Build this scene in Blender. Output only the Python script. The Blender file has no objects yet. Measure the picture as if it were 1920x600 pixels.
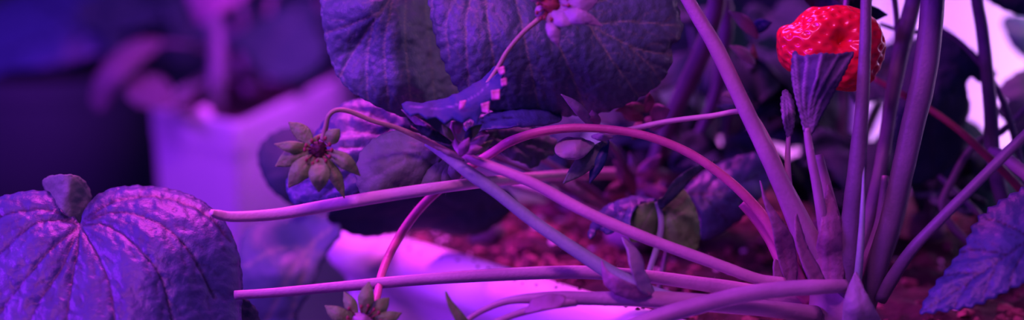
import bpy, math, random
import numpy as np
from mathutils import Vector, Matrix, noise
from mathutils.geometry import delaunay_2d_cdt
from mathutils.bvhtree import BVHTree

random.seed(7)
C = bpy.context.scene.collection
R = math.radians
PI = math.pi

# ------------------------------------------------------------------ camera
F = 1920 * 50 / 36.0                      # focal length in pixels
CAM_H = 0.164
PITCH = R(12)
cam_d = bpy.data.cameras.new('camera')
cam = bpy.data.objects.new('camera', cam_d)
C.objects.link(cam)
cam.location = (0, 0, CAM_H)
cam.rotation_euler = (R(90) - PITCH, 0, 0)
cam_d.lens = 50
cam_d.sensor_width = 36
cam_d.clip_start = 0.01
cam_d.clip_end = 20
cam_d.dof.use_dof = True
cam_d.dof.focus_distance = 0.493
cam_d.dof.aperture_fstop = 3.6
bpy.context.scene.camera = cam
FWD = Vector((0, math.cos(PITCH), -math.sin(PITCH)))
UP = Vector((0, math.sin(PITCH), math.cos(PITCH)))
RT = Vector((1, 0, 0))
ORG = Vector((0, 0, CAM_H))


def P(x, y, d):
    """world point seen at photo pixel (x, y), d metres along the view axis"""
    return ORG + FWD * d + RT * ((x - 960) * d / F) + UP * ((300 - y) * d / F)


# ------------------------------------------------------------------ materials
def new_mat(name):
    m = bpy.data.materials.new(name)
    m.use_nodes = True
    nt = m.node_tree
    nt.nodes.clear()
    return m, nt, nt.nodes, nt.links


def ramp(n, stops):
    r = n.new('ShaderNodeValToRGB')
    e = r.color_ramp.elements
    while len(e) < len(stops):
        e.new(0.5)
    for i, (p, c) in enumerate(stops):
        e[i].position = p
        e[i].color = (*c, 1)
    return r


def leaf_mat(name, dark, light, vein, rough=0.45, trans=0.2, bump=0.35, scale=260, spec=0.5, sheen=0.0):
    m, nt, n, l = new_mat(name)
    tc = n.new('ShaderNodeTexCoord')
    nz = n.new('ShaderNodeTexNoise'); nz.inputs['Scale'].default_value = scale * 0.35; nz.inputs['Detail'].default_value = 5
    l.new(tc.outputs['Object'], nz.inputs['Vector'])
    r = ramp(n, [(0.32, dark), (0.7, light)])
    l.new(nz.outputs['Fac'], r.inputs['Fac'])
    at = n.new('ShaderNodeAttribute'); at.attribute_name = 'vein'
    mx = n.new('ShaderNodeMix'); mx.data_type = 'RGBA'
    l.new(at.outputs['Fac'], mx.inputs[0]); l.new(r.outputs['Color'], mx.inputs[6])
    mx.inputs[7].default_value = (*vein, 1)
    vz = n.new('ShaderNodeTexNoise'); vz.inputs['Scale'].default_value = scale * 3.2; vz.inputs['Detail'].default_value = 3
    l.new(tc.outputs['Object'], vz.inputs['Vector'])
    bm = n.new('ShaderNodeBump'); bm.inputs['Strength'].default_value = bump; bm.inputs['Distance'].default_value = 0.0006
    l.new(vz.outputs['Fac'], bm.inputs['Height'])
    b = n.new('ShaderNodeBsdfPrincipled')
    b.inputs['Roughness'].default_value = rough
    b.inputs['Specular IOR Level'].default_value = spec
    b.inputs['Sheen Weight'].default_value = sheen
    l.new(mx.outputs[2], b.inputs['Base Color']); l.new(bm.outputs['Normal'], b.inputs['Normal'])
    t = n.new('ShaderNodeBsdfTranslucent')
    l.new(mx.outputs[2], t.inputs['Color'])
    ms = n.new('ShaderNodeMixShader'); ms.inputs['Fac'].default_value = trans
    l.new(b.outputs[0], ms.inputs[1]); l.new(t.outputs[0], ms.inputs[2])
    o = n.new('ShaderNodeOutputMaterial'); l.new(ms.outputs[0], o.inputs['Surface'])
    return m


def stalk_mat(name, c1, c2, rough=0.48, spec=0.4, sss=0.0):
    m, nt, n, l = new_mat(name)
    tc = n.new('ShaderNodeTexCoord')
    nz = n.new('ShaderNodeTexNoise'); nz.inputs['Scale'].default_value = 70; nz.inputs['Detail'].default_value = 4
    l.new(tc.outputs['Object'], nz.inputs['Vector'])
    r = ramp(n, [(0.35, c1), (0.68, c2)])
    l.new(nz.outputs['Fac'], r.inputs['Fac'])
    vz = n.new('ShaderNodeTexNoise'); vz.inputs['Scale'].default_value = 900; vz.inputs['Detail'].default_value = 3
    l.new(tc.outputs['Object'], vz.inputs['Vector'])
    bm = n.new('ShaderNodeBump'); bm.inputs['Strength'].default_value = 0.35; bm.inputs['Distance'].default_value = 0.0004
    l.new(vz.outputs['Fac'], bm.inputs['Height'])
    b = n.new('ShaderNodeBsdfPrincipled')
    b.inputs['Roughness'].default_value = rough
    b.inputs['Specular IOR Level'].default_value = spec
    l.new(r.outputs['Color'], b.inputs['Base Color']); l.new(bm.outputs['Normal'], b.inputs['Normal'])
    o = n.new('ShaderNodeOutputMaterial'); l.new(b.outputs[0], o.inputs['Surface'])
    return m


def plain_mat(name, c1, c2, scale, rough, bump=0.2, dist=0.001, spec=0.4):
    m, nt, n, l = new_mat(name)
    tc = n.new('ShaderNodeTexCoord')
    nz = n.new('ShaderNodeTexNoise'); nz.inputs['Scale'].default_value = scale; nz.inputs['Detail'].default_value = 6
    l.new(tc.outputs['Object'], nz.inputs['Vector'])
    r = ramp(n, [(0.3, c1), (0.7, c2)])
    l.new(nz.outputs['Fac'], r.inputs['Fac'])
    bm = n.new('ShaderNodeBump'); bm.inputs['Strength'].default_value = bump; bm.inputs['Distance'].default_value = dist
    l.new(nz.outputs['Fac'], bm.inputs['Height'])
    b = n.new('ShaderNodeBsdfPrincipled')
    b.inputs['Roughness'].default_value = rough
    b.inputs['Specular IOR Level'].default_value = spec
    l.new(r.outputs['Color'], b.inputs['Base Color']); l.new(bm.outputs['Normal'], b.inputs['Normal'])
    o = n.new('ShaderNodeOutputMaterial'); l.new(b.outputs[0], o.inputs['Surface'])
    return m


M = {}
M['leaf'] = leaf_mat('leaf_green', (0.045, 0.13, 0.12), (0.07, 0.175, 0.15), (0.16, 0.29, 0.15), rough=0.5, trans=0.06, bump=0.35, spec=0.35)
M['leaf_bright'] = leaf_mat('leaf_blue_sheen', (0.022, 0.05, 0.12), (0.042, 0.085, 0.17), (0.008, 0.018, 0.035), rough=0.45, trans=0.03, bump=0.3, spec=0.4)  # blue lamp sheen and the dark of vein grooves are put into the colours
M['leaf_under'] = leaf_mat('leaf_underside', (0.1, 0.22, 0.13), (0.14, 0.28, 0.17), (0.17, 0.28, 0.2), rough=0.6, trans=0.15, spec=0.3)
M['leaf_olive'] = leaf_mat('leaf_olive', (0.08, 0.36, 0.05), (0.11, 0.44, 0.07), (0.14, 0.4, 0.1), rough=0.6, trans=0.06, spec=0.3)
M['leaf_mauve'] = leaf_mat('leaf_mauve', (0.10, 0.09, 0.10), (0.15, 0.13, 0.15), (0.16, 0.12, 0.15), rough=0.7, trans=0.05, spec=0.2)
M['leaf_dark'] = leaf_mat('leaf_shade_green', (0.012, 0.05, 0.05), (0.026, 0.08, 0.07), (0.03, 0.07, 0.06), rough=0.75, trans=0.04, spec=0.2)  # leaf green with the shade of the undergrowth put into the colour
M['bract'] = leaf_mat('bract_leaf', (0.014, 0.05, 0.12), (0.025, 0.07, 0.16), (0.13, 0.15, 0.28), rough=0.7, trans=0.1, spec=0.12)
M['bract_pink'] = leaf_mat('bract_pale', (0.3, 0.32, 0.36), (0.42, 0.42, 0.48), (0.4, 0.36, 0.42), rough=0.5, trans=0.3)
M['petal_pink'] = leaf_mat('petal_pink', (0.7, 0.3, 0.5), (0.8, 0.4, 0.6), (0.7, 0.3, 0.5), rough=0.5, trans=0.2)
M['young_leaf'] = leaf_mat('young_leaf', (0.06, 0.07, 0.11), (0.09, 0.10, 0.15), (0.30, 0.26, 0.38), rough=0.6, trans=0.1, spec=0.2)
M['sepal'] = leaf_mat('sepal_tan', (0.16, 0.5, 0.1), (0.24, 0.6, 0.14), (0.26, 0.42, 0.14), rough=0.6, trans=0.3, scale=400)
M['stipule'] = leaf_mat('stipule_papery', (0.28, 0.17, 0.26), (0.4, 0.24, 0.36), (0.4, 0.2, 0.3), rough=0.5, trans=0.3)
M['dried'] = leaf_mat('dried_leaf', (0.16, 0.1, 0.11), (0.32, 0.19, 0.2), (0.3, 0.16, 0.16), rough=0.7, trans=0.3)
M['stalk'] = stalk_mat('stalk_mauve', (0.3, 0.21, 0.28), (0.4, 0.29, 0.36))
M['stalk_pale'] = stalk_mat('stalk_pale', (0.46, 0.4, 0.4), (0.62, 0.5, 0.46))
M['stalk_red'] = stalk_mat('stalk_red', (0.44, 0.13, 0.22), (0.58, 0.2, 0.32))
M['stalk_deep'] = stalk_mat('stalk_deep_red', (0.24, 0.05, 0.08), (0.36, 0.08, 0.11))
M['stalk_olive'] = stalk_mat('stalk_olive', (0.24, 0.30, 0.15), (0.34, 0.38, 0.2))
M['stalk_light'] = stalk_mat('stalk_light_pink', (0.50, 0.30, 0.40), (0.64, 0.4, 0.5))  # stalk colour lifted in place of the stronger light on the left
M['stalk_dark'] = stalk_mat('stalk_shaded_green', (0.1, 0.1, 0.12), (0.155, 0.14, 0.18))  # darker stalk colour, lowered further in place of weaker light on the right
M['stalk_grey'] = stalk_mat('stalk_grey_green', (0.2, 0.38, 0.3), (0.29, 0.47, 0.36))
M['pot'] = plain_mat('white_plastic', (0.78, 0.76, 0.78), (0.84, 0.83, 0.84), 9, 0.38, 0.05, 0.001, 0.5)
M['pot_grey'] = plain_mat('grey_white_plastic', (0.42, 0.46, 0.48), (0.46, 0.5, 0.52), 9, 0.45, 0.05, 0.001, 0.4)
M['soil'] = plain_mat('potting_soil', (0.009, 0.006, 0.009), (0.055, 0.018, 0.022), 120, 0.85, 0.9, 0.004)
M['chip'] = plain_mat('soil_chip', (0.06, 0.016, 0.024), (0.42, 0.14, 0.16), 90, 0.75, 0.6, 0.002)
M['perlite'] = plain_mat('perlite', (0.6, 0.5, 0.5), (0.85, 0.8, 0.8), 200, 0.7, 0.5, 0.001)
M['floor'] = plain_mat('dark_floor', (0.06, 0.09, 0.10), (0.08, 0.12, 0.13), 6, 0.7)
M['wall'] = plain_mat('dark_wall', (0.06, 0.09, 0.10), (0.08, 0.12, 0.13), 4, 0.8)
M['anther'] = plain_mat('anther', (0.16, 0.04, 0.04), (0.26, 0.07, 0.06), 900, 0.7)
M['receptacle'] = plain_mat('receptacle', (0.02, 0.008, 0.015), (0.08, 0.025, 0.04), 700, 0.7, 0.8, 0.001)


def berry_mat():
    m, nt, n, l = new_mat('strawberry_flesh')
    at = n.new('ShaderNodeAttribute'); at.attribute_name = 'vein'
    r = ramp(n, [(0.0, (0.72, 0.012, 0.035)), (0.75, (0.66, 0.02, 0.04)), (1.0, (0.62, 0.2, 0.14))])
    l.new(at.outputs['Fac'], r.inputs['Fac'])
    b = n.new('ShaderNodeBsdfPrincipled')
    b.inputs['Roughness'].default_value = 0.27
    b.inputs['Specular IOR Level'].default_value = 0.55
    b.inputs['Subsurface Weight'].default_value = 0.25
    b.inputs['Subsurface Radius'].default_value = (0.004, 0.0008, 0.0008)
    b.inputs['Subsurface Scale'].default_value = 1.0
    l.new(r.outputs['Color'], b.inputs['Base Color'])
    o = n.new('ShaderNodeOutputMaterial'); l.new(b.outputs[0], o.inputs['Surface'])
    return m


M['berry'] = berry_mat()


# ------------------------------------------------------------------ object helpers
def link_mesh(name, verts, faces, mat, parent=None, vein=None, smooth=True, thick=0, loc=None, label=None):
    """a mesh whose origin is its own centre (or loc), world-space verts in"""
    verts = np.asarray(verts, float)
    if loc is None:
        loc = Vector(verts.mean(0)) if parent is not None else Vector((verts[:, 0].mean(), verts[:, 1].mean(), verts[:, 2].min()))
    me = bpy.data.meshes.new(name)
    me.from_pydata((verts - np.array(loc)).tolist(), [], [tuple(f) for f in faces])
    me.validate()
    me.update()
    if smooth:
        me.polygons.foreach_set('use_smooth', [True] * len(me.polygons))
    a = me.attributes.new('vein', 'FLOAT', 'POINT')
    a.data.foreach_set('value', np.zeros(len(verts)) if vein is None else np.asarray(vein, float))
    me.materials.append(M[mat] if isinstance(mat, str) else mat)
    o = bpy.data.objects.new(name, me)
    C.objects.link(o)
    if parent is not None:
        o.parent = parent
        o.location = Vector(loc) - world_loc(parent)
    else:
        o.location = loc
    if thick:
        s = o.modifiers.new('solid', 'SOLIDIFY'); s.thickness = thick; s.offset = 0
    if label:
        o['label'] = label
    return o


def world_loc(o):
    v = Vector((0, 0, 0))
    while o is not None:
        v = v + o.location
        o = o.parent
    return v


def thing(name, label, cat, loc, group=None):
    o = bpy.data.objects.new(name, None)
    o.empty_display_size = 0.01
    C.objects.link(o)
    o.location = loc
    return tag(o, label, cat, group)


def tag(o, label, cat, group=None):
    o['label'] = label; o['category'] = cat
    if group:
        o['group'] = group
    return o


def catmull(pts, per=8):
    pts = [np.asarray(p, float) for p in pts]
    if len(pts) == 2:
        return [pts[0] + (pts[1] - pts[0]) * t for t in np.linspace(0, 1, per + 1)]
    q = [2 * pts[0] - pts[1]] + pts + [2 * pts[-1] - pts[-2]]
    out = []
    for i in range(1, len(q) - 2):
        p0, p1, p2, p3 = q[i - 1:i + 3]
        for k in range(per):
            t = k / per
            out.append(0.5 * (2 * p1 + (p2 - p0) * t + (2 * p0 - 5 * p1 + 4 * p2 - p3) * t * t + (3 * p1 - p0 - 3 * p2 + p3) * t ** 3))
    out.append(pts[-1])
    return out


def tube_geo(path, sides=12, rib=0.05, wob=0.04, seed=0, flat=1.0):
    """path: world rows (x, y, z, radius), already smooth"""
    vs, fs = [], []
    n = len(path)
    prev = None
    for i, p in enumerate(path):
        c = Vector(p[:3])
        a = Vector(path[max(0, i - 1)][:3]); b = Vector(path[min(n - 1, i + 1)][:3])
        t = (b - a)
        t = t.normalized() if t.length > 1e-9 else Vector((0, 0, 1))
        if prev is None:
            u = t.cross(Vector((0, 1, 0)))
            if u.length < 0.1:
                u = t.cross(Vector((1, 0, 0)))
        else:
            u = prev - t * prev.dot(t)
        u.normalize(); prev = u
        w = t.cross(u)
        r = p[3] * (1 + wob * noise.noise(Vector((i * 0.35, seed * 3.1, 0))))
        for k in range(sides):
            th = 2 * PI * k / sides
            rr = r * (1 + rib * math.cos(th * 5 + seed))
            vs.append(c + u * (rr * math.cos(th)) + w * (rr * math.sin(th) * flat))
    for i in range(n - 1):
        for k in range(sides):
            a = i * sides + k; b = i * sides + (k + 1) % sides
            fs.append((a, b, b + sides, a + sides))
    c0 = len(vs); vs.append(Vector(path[0][:3])); c1 = len(vs); vs.append(Vector(path[-1][:3]))
    for k in range(sides):
        fs.append((c0, (k + 1) % sides, k))
        fs.append((c1, (n - 1) * sides + k, (n - 1) * sides + (k + 1) % sides))
    return vs, fs


def stalk(name, pts, mat, parent, label=None, sides=14, per=8, taper=True, rib=0.05, hair=0):
    """pts: (px, py, depth, width in px)"""
    sm = catmull(pts, per)
    path = []
    for x, y, d, w in sm:
        q = P(x, y, d)
        path.append((q.x, q.y, q.z, max(0.15, w) * 0.5 * d / F))
    vs, fs = tube_geo(path, sides, rib, seed=len(name) + pts[0][0] * 0.01)
    if hair:
        rng = random.Random(int(pts[0][0]) + 5)
        for _ in range(hair):
            i = rng.randrange(2, len(path) - 2)
            k = rng.randrange(sides)
            v = vs[i * sides + k]; c = Vector(path[i][:3])
            o = (v - c).normalized()
            L = rng.uniform(0.0007, 0.0016)
            tng = (Vector(path[i + 1][:3]) - c).normalized()
            side = o.cross(tng) * 0.00004
            tip = v + o * L + tng * rng.uniform(-0.3, 0.5) * L
            b = len(vs)
            vs += [v - o * 0.0002 - side, v - o * 0.0002 + side, v - o * 0.0002 + tng * 0.00006, tip]
            fs += [(b, b + 1, b + 3), (b + 1, b + 2, b + 3), (b + 2, b, b + 3)]
    return link_mesh(name, vs, fs, mat, parent, label=label)


def tps(ctrl):
    c = np.array(ctrl, float)
    X = c[:, :2] / 100.0
    n = len(c)
    d = np.linalg.norm(X[:, None] - X[None], axis=2)
    K = np.where(d > 0, d * d * np.log(d + 1e-12), 0) + np.eye(n) * 1e-3
    Q = np.hstack([np.ones((n, 1)), X])
    A = np.block([[K, Q], [Q.T, np.zeros((3, 3))]])
    s = np.linalg.lstsq(A, np.concatenate([c[:, 2], np.zeros(3)]), rcond=None)[0]

    def f(pts):
        p = np.asarray(pts, float) / 100.0
        e = np.linalg.norm(p[:, None] - X[None], axis=2)
        k = np.where(e > 0, e * e * np.log(e + 1e-12), 0)
        return k @ s[:n] + s[n] + p @ s[n + 1:]
    return f


def seg_dist(p, segs):
    """min distance of points p (n,2) to segments (m,4)"""
    best = np.full(len(p), 1e9)
    for x0, y0, x1, y1 in segs:
        a = np.array([x0, y0]); ab = np.array([x1 - x0, y1 - y0])
        t = np.clip(((p - a) @ ab) / max(ab @ ab, 1e-9), 0, 1)
        best = np.minimum(best, np.linalg.norm(p - a - t[:, None] * ab, axis=1))
    return best


def poly_segs(pl):
    return [(*pl[i][:2], *pl[i + 1][:2]) for i in range(len(pl) - 1)]


def blade(name, outline, ctrl, veins, mat, parent, step=6, teeth=None, pucker=0.0009, groove=13, vein_w=2.6, side_veins=None,
          curl=0.0, curl_w=20, bumps=0.0005, bump_px=16, thick=0.00045, smooth=True, label=None, seed=1, ridge=1):
    """a leaf surface: outline and veins in photo pixels, curved in depth through ctrl = (px, py, depth), with real relief and thickness"""
    ol = [tuple(map(float, p)) for p in outline]
    if smooth:
        q = ol[-2:] + ol + ol[:3]
        cs = catmull(q, 10)
        cs = cs[20:20 + 10 * len(ol)]
    else:
        cs = []
        for i in range(len(ol)):
            a, b = np.array(ol[i]), np.array(ol[(i + 1) % len(ol)])
            k = max(1, int(np.linalg.norm(b - a) / step))
            cs += [a + (b - a) * j / k for j in range(k)]
    cs = np.array(cs)
    seg = np.linalg.norm(np.roll(cs, -1, 0) - cs, axis=1)
    L = seg.sum(); cum = np.concatenate([[0], np.cumsum(seg)])
    spacing = step * 0.8 if not teeth else min(step * 0.8, teeth[1] / 5)
    m = max(12, int(L / spacing))
    s = np.arange(m) / m * L
    xs = np.interp(s, cum, np.append(cs[:, 0], cs[0, 0])); ys = np.interp(s, cum, np.append(cs[:, 1], cs[0, 1]))
    pts = np.stack([xs, ys], 1)
    area = 0.5 * np.sum(xs * np.roll(ys, -1) - np.roll(xs, -1) * ys)
    if teeth:
        amp, per = teeth[:2]
        nt = max(3, round(L / per))
        tg = np.roll(pts, -1, 0) - np.roll(pts, 1, 0)
        nr = np.stack([tg[:, 1], -tg[:, 0]], 1); nr /= np.linalg.norm(nr, axis=1)[:, None] + 1e-9
        nr *= np.sign(area)
        ph = (s / L * nt) % 1.0
        saw = np.where(ph < 0.7, ph / 0.7, (1 - ph) / 0.3)
        wob = np.array([0.7 + 0.6 * noise.noise(Vector((k * 0.011 * per, seed, 0.3))) for k in s / per])
        pts = pts + nr * (amp * (saw ** 0.8 - 0.6) * wob)[:, None]
    x0, y0 = pts.min(0); x1, y1 = pts.max(0)
    ins = []
    rng = random.Random(seed)
    row = 0; y = y0
    while y < y1:
        x = x0 + (step / 2 if row % 2 else 0)
        while x < x1:
            ins.append((x + rng.uniform(-.12, .12) * step, y + rng.uniform(-.12, .12) * step)); x += step
        y += step * 0.866; row += 1
    ins = np.array(ins)
    osegs = [(*pts[i], *pts[(i + 1) % m]) for i in range(m)]
    e = seg_dist(ins, osegs[::2] if m > 300 else osegs)
    ins = ins[e > step * 0.55]
    allp = [Vector(p) for p in pts] + [Vector(p) for p in ins]
    v2, _, f2, _, _, _ = delaunay_2d_cdt(allp, [], [list(range(m))], 1, 1e-4)
    v2 = np.array([tuple(v) for v in v2]); f2 = [tuple(f) for f in f2]
    dep = tps(ctrl)(v2)
    edge = seg_dist(v2, osegs[::2] if m > 300 else osegs)
    if curl:
        dep = dep + curl * np.exp(-(edge / curl_w) ** 2)
    # veins, with side veins branching off the main ones
    main = []; second = []
    for v in veins:
        sm = catmull([np.array(p, float) for p in v], 6)
        main += poly_segs(sm)
        if side_veins:
            gap, ln = side_veins
            acc = gap * 0.5
            for i in range(len(sm) - 1):
                a, b = sm[i], sm[i + 1]; h = np.linalg.norm(b - a); acc += h
                if acc > gap:
                    acc = 0
                    u = (b - a) / (h + 1e-9)
                    for sg in (-1, 1):
                        w = np.array([-u[1], u[0]]) * sg
                        k = ln * rng.uniform(0.7, 1.1)
                        q1 = a + (u * 0.62 + w * 0.78) * k * 0.5
                        q2 = a + (u * 0.95 + w * 0.6) * k
                        second += poly_segs([a, q1, q2])
    dm = seg_dist(v2, main) if main else np.full(len(v2), 1e3)
    ds = seg_dist(v2, second) if second else np.full(len(v2), 1e3)
    dd = np.minimum(dm, ds * 1.15 + 1.5)
    vein = np.clip(np.exp(-(dm / vein_w) ** 2) + 0.45 * np.exp(-(ds / (vein_w * 0.7)) ** 2), 0, 1)
    h = pucker * (0.40 * (1 - np.exp(-(dm / (groove * 0.45)) ** 2)) + 0.5 * (1 - np.exp(-(dm / (groove * 1.7)) ** 2)) + 0.25 * (1 - np.exp(-(ds / (groove * 0.7)) ** 2))) if (main or second) else np.zeros(len(v2))
    h = h * np.clip(edge / 12, 0.25, 1)
    nz = np.array([noise.fractal(Vector((p[0] / bump_px, p[1] / bump_px, seed * 1.7)), 0.7, 2.1, 3) for p in v2])
    h = ridge * h + bumps * nz
    V = np.array([P(a[0], a[1], b) for a, b in zip(v2, dep)])
    T = np.array([f[:3] for f in f2])
    fn = np.cross(V[T[:, 1]] - V[T[:, 0]], V[T[:, 2]] - V[T[:, 0]])
    vn = np.zeros_like(V)
    for k in range(3):
        np.add.at(vn, T[:, k], fn)
    vn /= np.linalg.norm(vn, axis=1)[:, None] + 1e-15
    sg = np.sign((vn * (np.array(ORG) - V)).sum(1).mean()) or 1
    V = V + vn * sg * h[:, None]
    if sg < 0:
        f2 = [tuple(reversed(f)) for f in f2]
    return link_mesh(name, V, f2, mat, parent, vein=vein, thick=thick, label=label)


def sepal(name, base, tip, w, mat, parent, belly=0.45, bulge=-0.004, fold=0.0015, side=0, step=3.0, label=None, seed=3, blunt=0.0):
    """a pointed leaflet from base (px,py,d) to tip (px,py,d), w pixels wide; bulge bends it in depth"""
    b = np.array(base[:2], float); t = np.array(tip[:2], float)
    u = t - b; L = np.linalg.norm(u); u /= L; nrm = np.array([-u[1], u[0]])
    prof = [(0.0, 0.32), (0.2, 0.75), (belly, 1.0), (0.72, 0.72), (0.9, 0.28 + blunt)]
    lhs = [b + u * L * v + nrm * (w / 2 * q + side * math.sin(PI * v)) for v, q in prof]
    rhs = [b + u * L * v + nrm * (-w / 2 * q + side * math.sin(PI * v)) for v, q in prof]
    ol = lhs + [t] + rhs[::-1]
    mid = b + u * L * 0.5 + nrm * side
    dm = (base[2] + tip[2]) / 2 + bulge
    ct = [(*b, base[2]), (*t, tip[2]), (*mid, dm)]
    for sgn in (-1, 1):
        e = mid + nrm * sgn * w / 2
        ct.append((*e, dm + fold))
    return blade(name, ol, ct, [[b, mid, t]], mat, parent, step=step, pucker=0.00025, groove=4, vein_w=1.2, bumps=0.00018, bump_px=9, thick=0.0003, label=label, seed=seed)


def ball_geo(c, r, seg=10, rings=7, sq=(1, 1, 1), lump=0.0, seed=0):
    vs, fs = [Vector(c) + Vector((0, 0, r * sq[2]))], []
    for i in range(1, rings):
        ph = PI * i / rings
        for k in range(seg):
            th = 2 * PI * k / seg
            n = Vector((math.sin(ph) * math.cos(th), math.sin(ph) * math.sin(th), math.cos(ph)))
            q = 1 + lump * noise.noise(n * 2.3 + Vector((seed, 0, 0)))
            vs.append(Vector(c) + Vector((n.x * sq[0], n.y * sq[1], n.z * sq[2])) * r * q)
    vs.append(Vector(c) - Vector((0, 0, r * sq[2])))
    for k in range(seg):
        fs.append((0, 1 + k, 1 + (k + 1) % seg))
        fs.append((len(vs) - 1, 1 + (rings - 2) * seg + (k + 1) % seg, 1 + (rings - 2) * seg + k))
    for i in range(rings - 2):
        for k in range(seg):
            a = 1 + i * seg + k; b = 1 + i * seg + (k + 1) % seg
            fs.append((a, a + seg, b + seg, b))
    return vs, fs


# ------------------------------------------------------------------ leaf in free space (for the plants behind)
def leaflet_geo(o, dr, nr, L, W, droop=0.6, fold=0.25, seed=0, nu=9, nv=13):
    dr = dr.normalized(); sd = dr.cross(nr).normalized(); nr = sd.cross(dr).normalized()
    vs, fs, vein = [], [], []
    pos = Vector(o); ang = 0.0
    rows = []
    for j in range(nv + 1):
        v = j / nv
        rows.append((Vector(pos), ang))
        stepv = L / nv
        pos = pos + (dr * math.cos(ang) - nr * math.sin(ang)) * stepv
        ang += droop / nv
    for j in range(nv + 1):
        v = j / nv
        wd = W * 0.5 * (math.sin(PI * min(1, v ** 0.72 * 0.985 + 0.012)) ** 0.75)
        c, a = rows[j]
        up = nr * math.cos(a) + dr * math.sin(a)
        for i in range(-nu, nu + 1):
            u = i / nu
            ser = 1 + (0.07 if (j % 2) else -0.03) * abs(u) ** 6
            x = wd * u * ser
            vv = v * 7 - abs(u) * 1.6
            groove = abs(math.sin(PI * vv))
            h = abs(x) * fold + 0.0012 * groove * (0.3 + 0.7 * math.sin(PI * abs(u))) * (L / 0.05)
            h += 0.0016 * noise.noise(Vector((u * 2.2 + seed, v * 3, seed * 1.3)))
            h -= 0.25 * wd * u * u * 0.6
            vs.append(c + sd * x + up * h)
            vein.append(max(math.exp(-(u * 9) ** 2), 0.5 * math.exp(-(groove * 5) ** 2)))
    w = 2 * nu + 1
    for j in range(nv):
        for i in range(w - 1):
            a = j * w + i
            fs.append((a, a + 1, a + w + 1, a + w))
    return vs, fs, vein


def tri_leaf(name, o, dr, nr, L, mat, parent, seed=0, droop=0.6, spread=62, fold=0.25, thick=0.0005, wide=0.86, label=None):
    rng = random.Random(seed)
    V, Fc, A = [], [], []
    for k, (ang, s) in enumerate(((0, 1.0), (spread, 0.86), (-spread, 0.86))):
        q = Matrix.Rotation(R(ang + rng.uniform(-8, 8)), 3, nr.normalized())
        d2 = q @ dr.normalized()
        tilt = Matrix.Rotation(R(rng.uniform(-14, 14)), 3, d2)
        vs, fs, a = leaflet_geo(o + d2 * L * 0.02, d2, tilt @ nr, L * s, L * s * wide, droop * rng.uniform(0.7, 1.3), fold, seed + k)
        b = len(V); V += vs; A += a; Fc += [tuple(i + b for i in f) for f in fs]
    # a small knot where the three leaflets meet
    vs, fs = ball_geo(o, L * 0.045, 8, 6)
    b = len(V); V += vs; A += [0.3] * len(vs); Fc += [tuple(i + b for i in f) for f in fs]
    return link_mesh(name, V, Fc, mat, parent, vein=A, thick=thick, label=label)


def arc_stalk(name, a, b, r0, r1, mat, parent, bow=0.3, n=12, label=None):
    a = Vector(a); b = Vector(b)
    mid = a.lerp(b, 0.5); mid = Vector((a.x * 0.65 + b.x * 0.35, a.y * 0.65 + b.y * 0.35, mid.z + (b - a).length * bow))
    path = []
    for i in range(n + 1):
        t = i / n
        p = a * (1 - t) ** 2 + mid * 2 * t * (1 - t) + b * t * t
        path.append((p.x, p.y, p.z, r0 + (r1 - r0) * t))
    vs, fs = tube_geo(path, 9, 0.04, seed=a.x * 10)
    return link_mesh(name, vs, fs, mat, parent, label=label)


OBST = None


def bvh_of(o):
    w = world_loc(o)
    return BVHTree.FromPolygons([v.co + w for v in o.data.vertices], [tuple(p.vertices) for p in o.data.polygons], epsilon=0.002)


def note_obstacles():
    """everything built so far that a further plant must keep clear of"""
    global OBST
    OBST = [bvh_of(o) for o in C.objects if o.type == 'MESH' and o.get('kind') != 'structure' and not (o.parent and o.parent.name.startswith('planter'))]


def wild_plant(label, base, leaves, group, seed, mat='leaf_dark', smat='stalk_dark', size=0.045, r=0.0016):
    """leaves: list of (dx, dy, height, yaw degrees)"""
    t = thing('strawberry_plant', label, 'plant', base, group)
    rng = random.Random(seed)
    bz = Vector(base)
    vs, fs = ball_geo(bz + Vector((0, 0, 0.004)), 0.008, 12, 8, (1, 1, 0.9), 0.5, seed)
    mine = [link_mesh('crown', vs, fs, 'stalk', t)]
    for k, (dx, dy, hz, yaw) in enumerate(leaves):
        for attempt in range(14):
            j = attempt * 0.0022
            off = Vector((dx + rng.uniform(-j, j), dy + rng.uniform(-j, j), max(0.03, hz + rng.uniform(-j, j))))
            tip = bz + off
            ps = arc_stalk('petiole', bz + Vector((off.x, off.y, 0)).normalized() * 0.005 + Vector((0, 0, 0.004)), tip, r * 1.25, r * 0.85, smat, t, bow=rng.uniform(0.1, 0.35))
            ya = yaw + rng.uniform(-6, 6) * attempt
            dr = Vector((math.cos(R(ya)), math.sin(R(ya)), rng.uniform(-0.3, 0.15)))
            nr = Vector((rng.uniform(-.3, .3), rng.uniform(-.65, 0.0), 1))
            lf = tri_leaf('leaf', tip, dr, nr, size * rng.uniform(0.85, 1.15) * (1 - 0.03 * attempt), mat, ps, seed * 31 + k, droop=rng.uniform(0.4, 1.1))
            bb = [bvh_of(ps), bvh_of(lf)]
            if OBST is None or not any(x.overlap(y) for x in bb for y in OBST):
                mine += [ps, lf]
                break
            bpy.data.objects.remove(lf); bpy.data.objects.remove(ps)
    if OBST is not None:
        OBST.extend(bvh_of(o) for o in mine)
    return t


# ------------------------------------------------------------------ the setting
def struct_box(name, lo, hi, mat):
    x0, y0, z0 = lo; x1, y1, z1 = hi
    v = [(x0, y0, z0), (x1, y0, z0), (x1, y1, z0), (x0, y1, z0), (x0, y0, z1), (x1, y0, z1), (x1, y1, z1), (x0, y1, z1)]
    f = [(0, 3, 2, 1), (4, 5, 6, 7), (0, 1, 5, 4), (1, 2, 6, 5), (2, 3, 7, 6), (3, 0, 4, 7)]
    o = link_mesh(name, v, f, mat, None, smooth=False)
    o['kind'] = 'structure'
    return o


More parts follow.
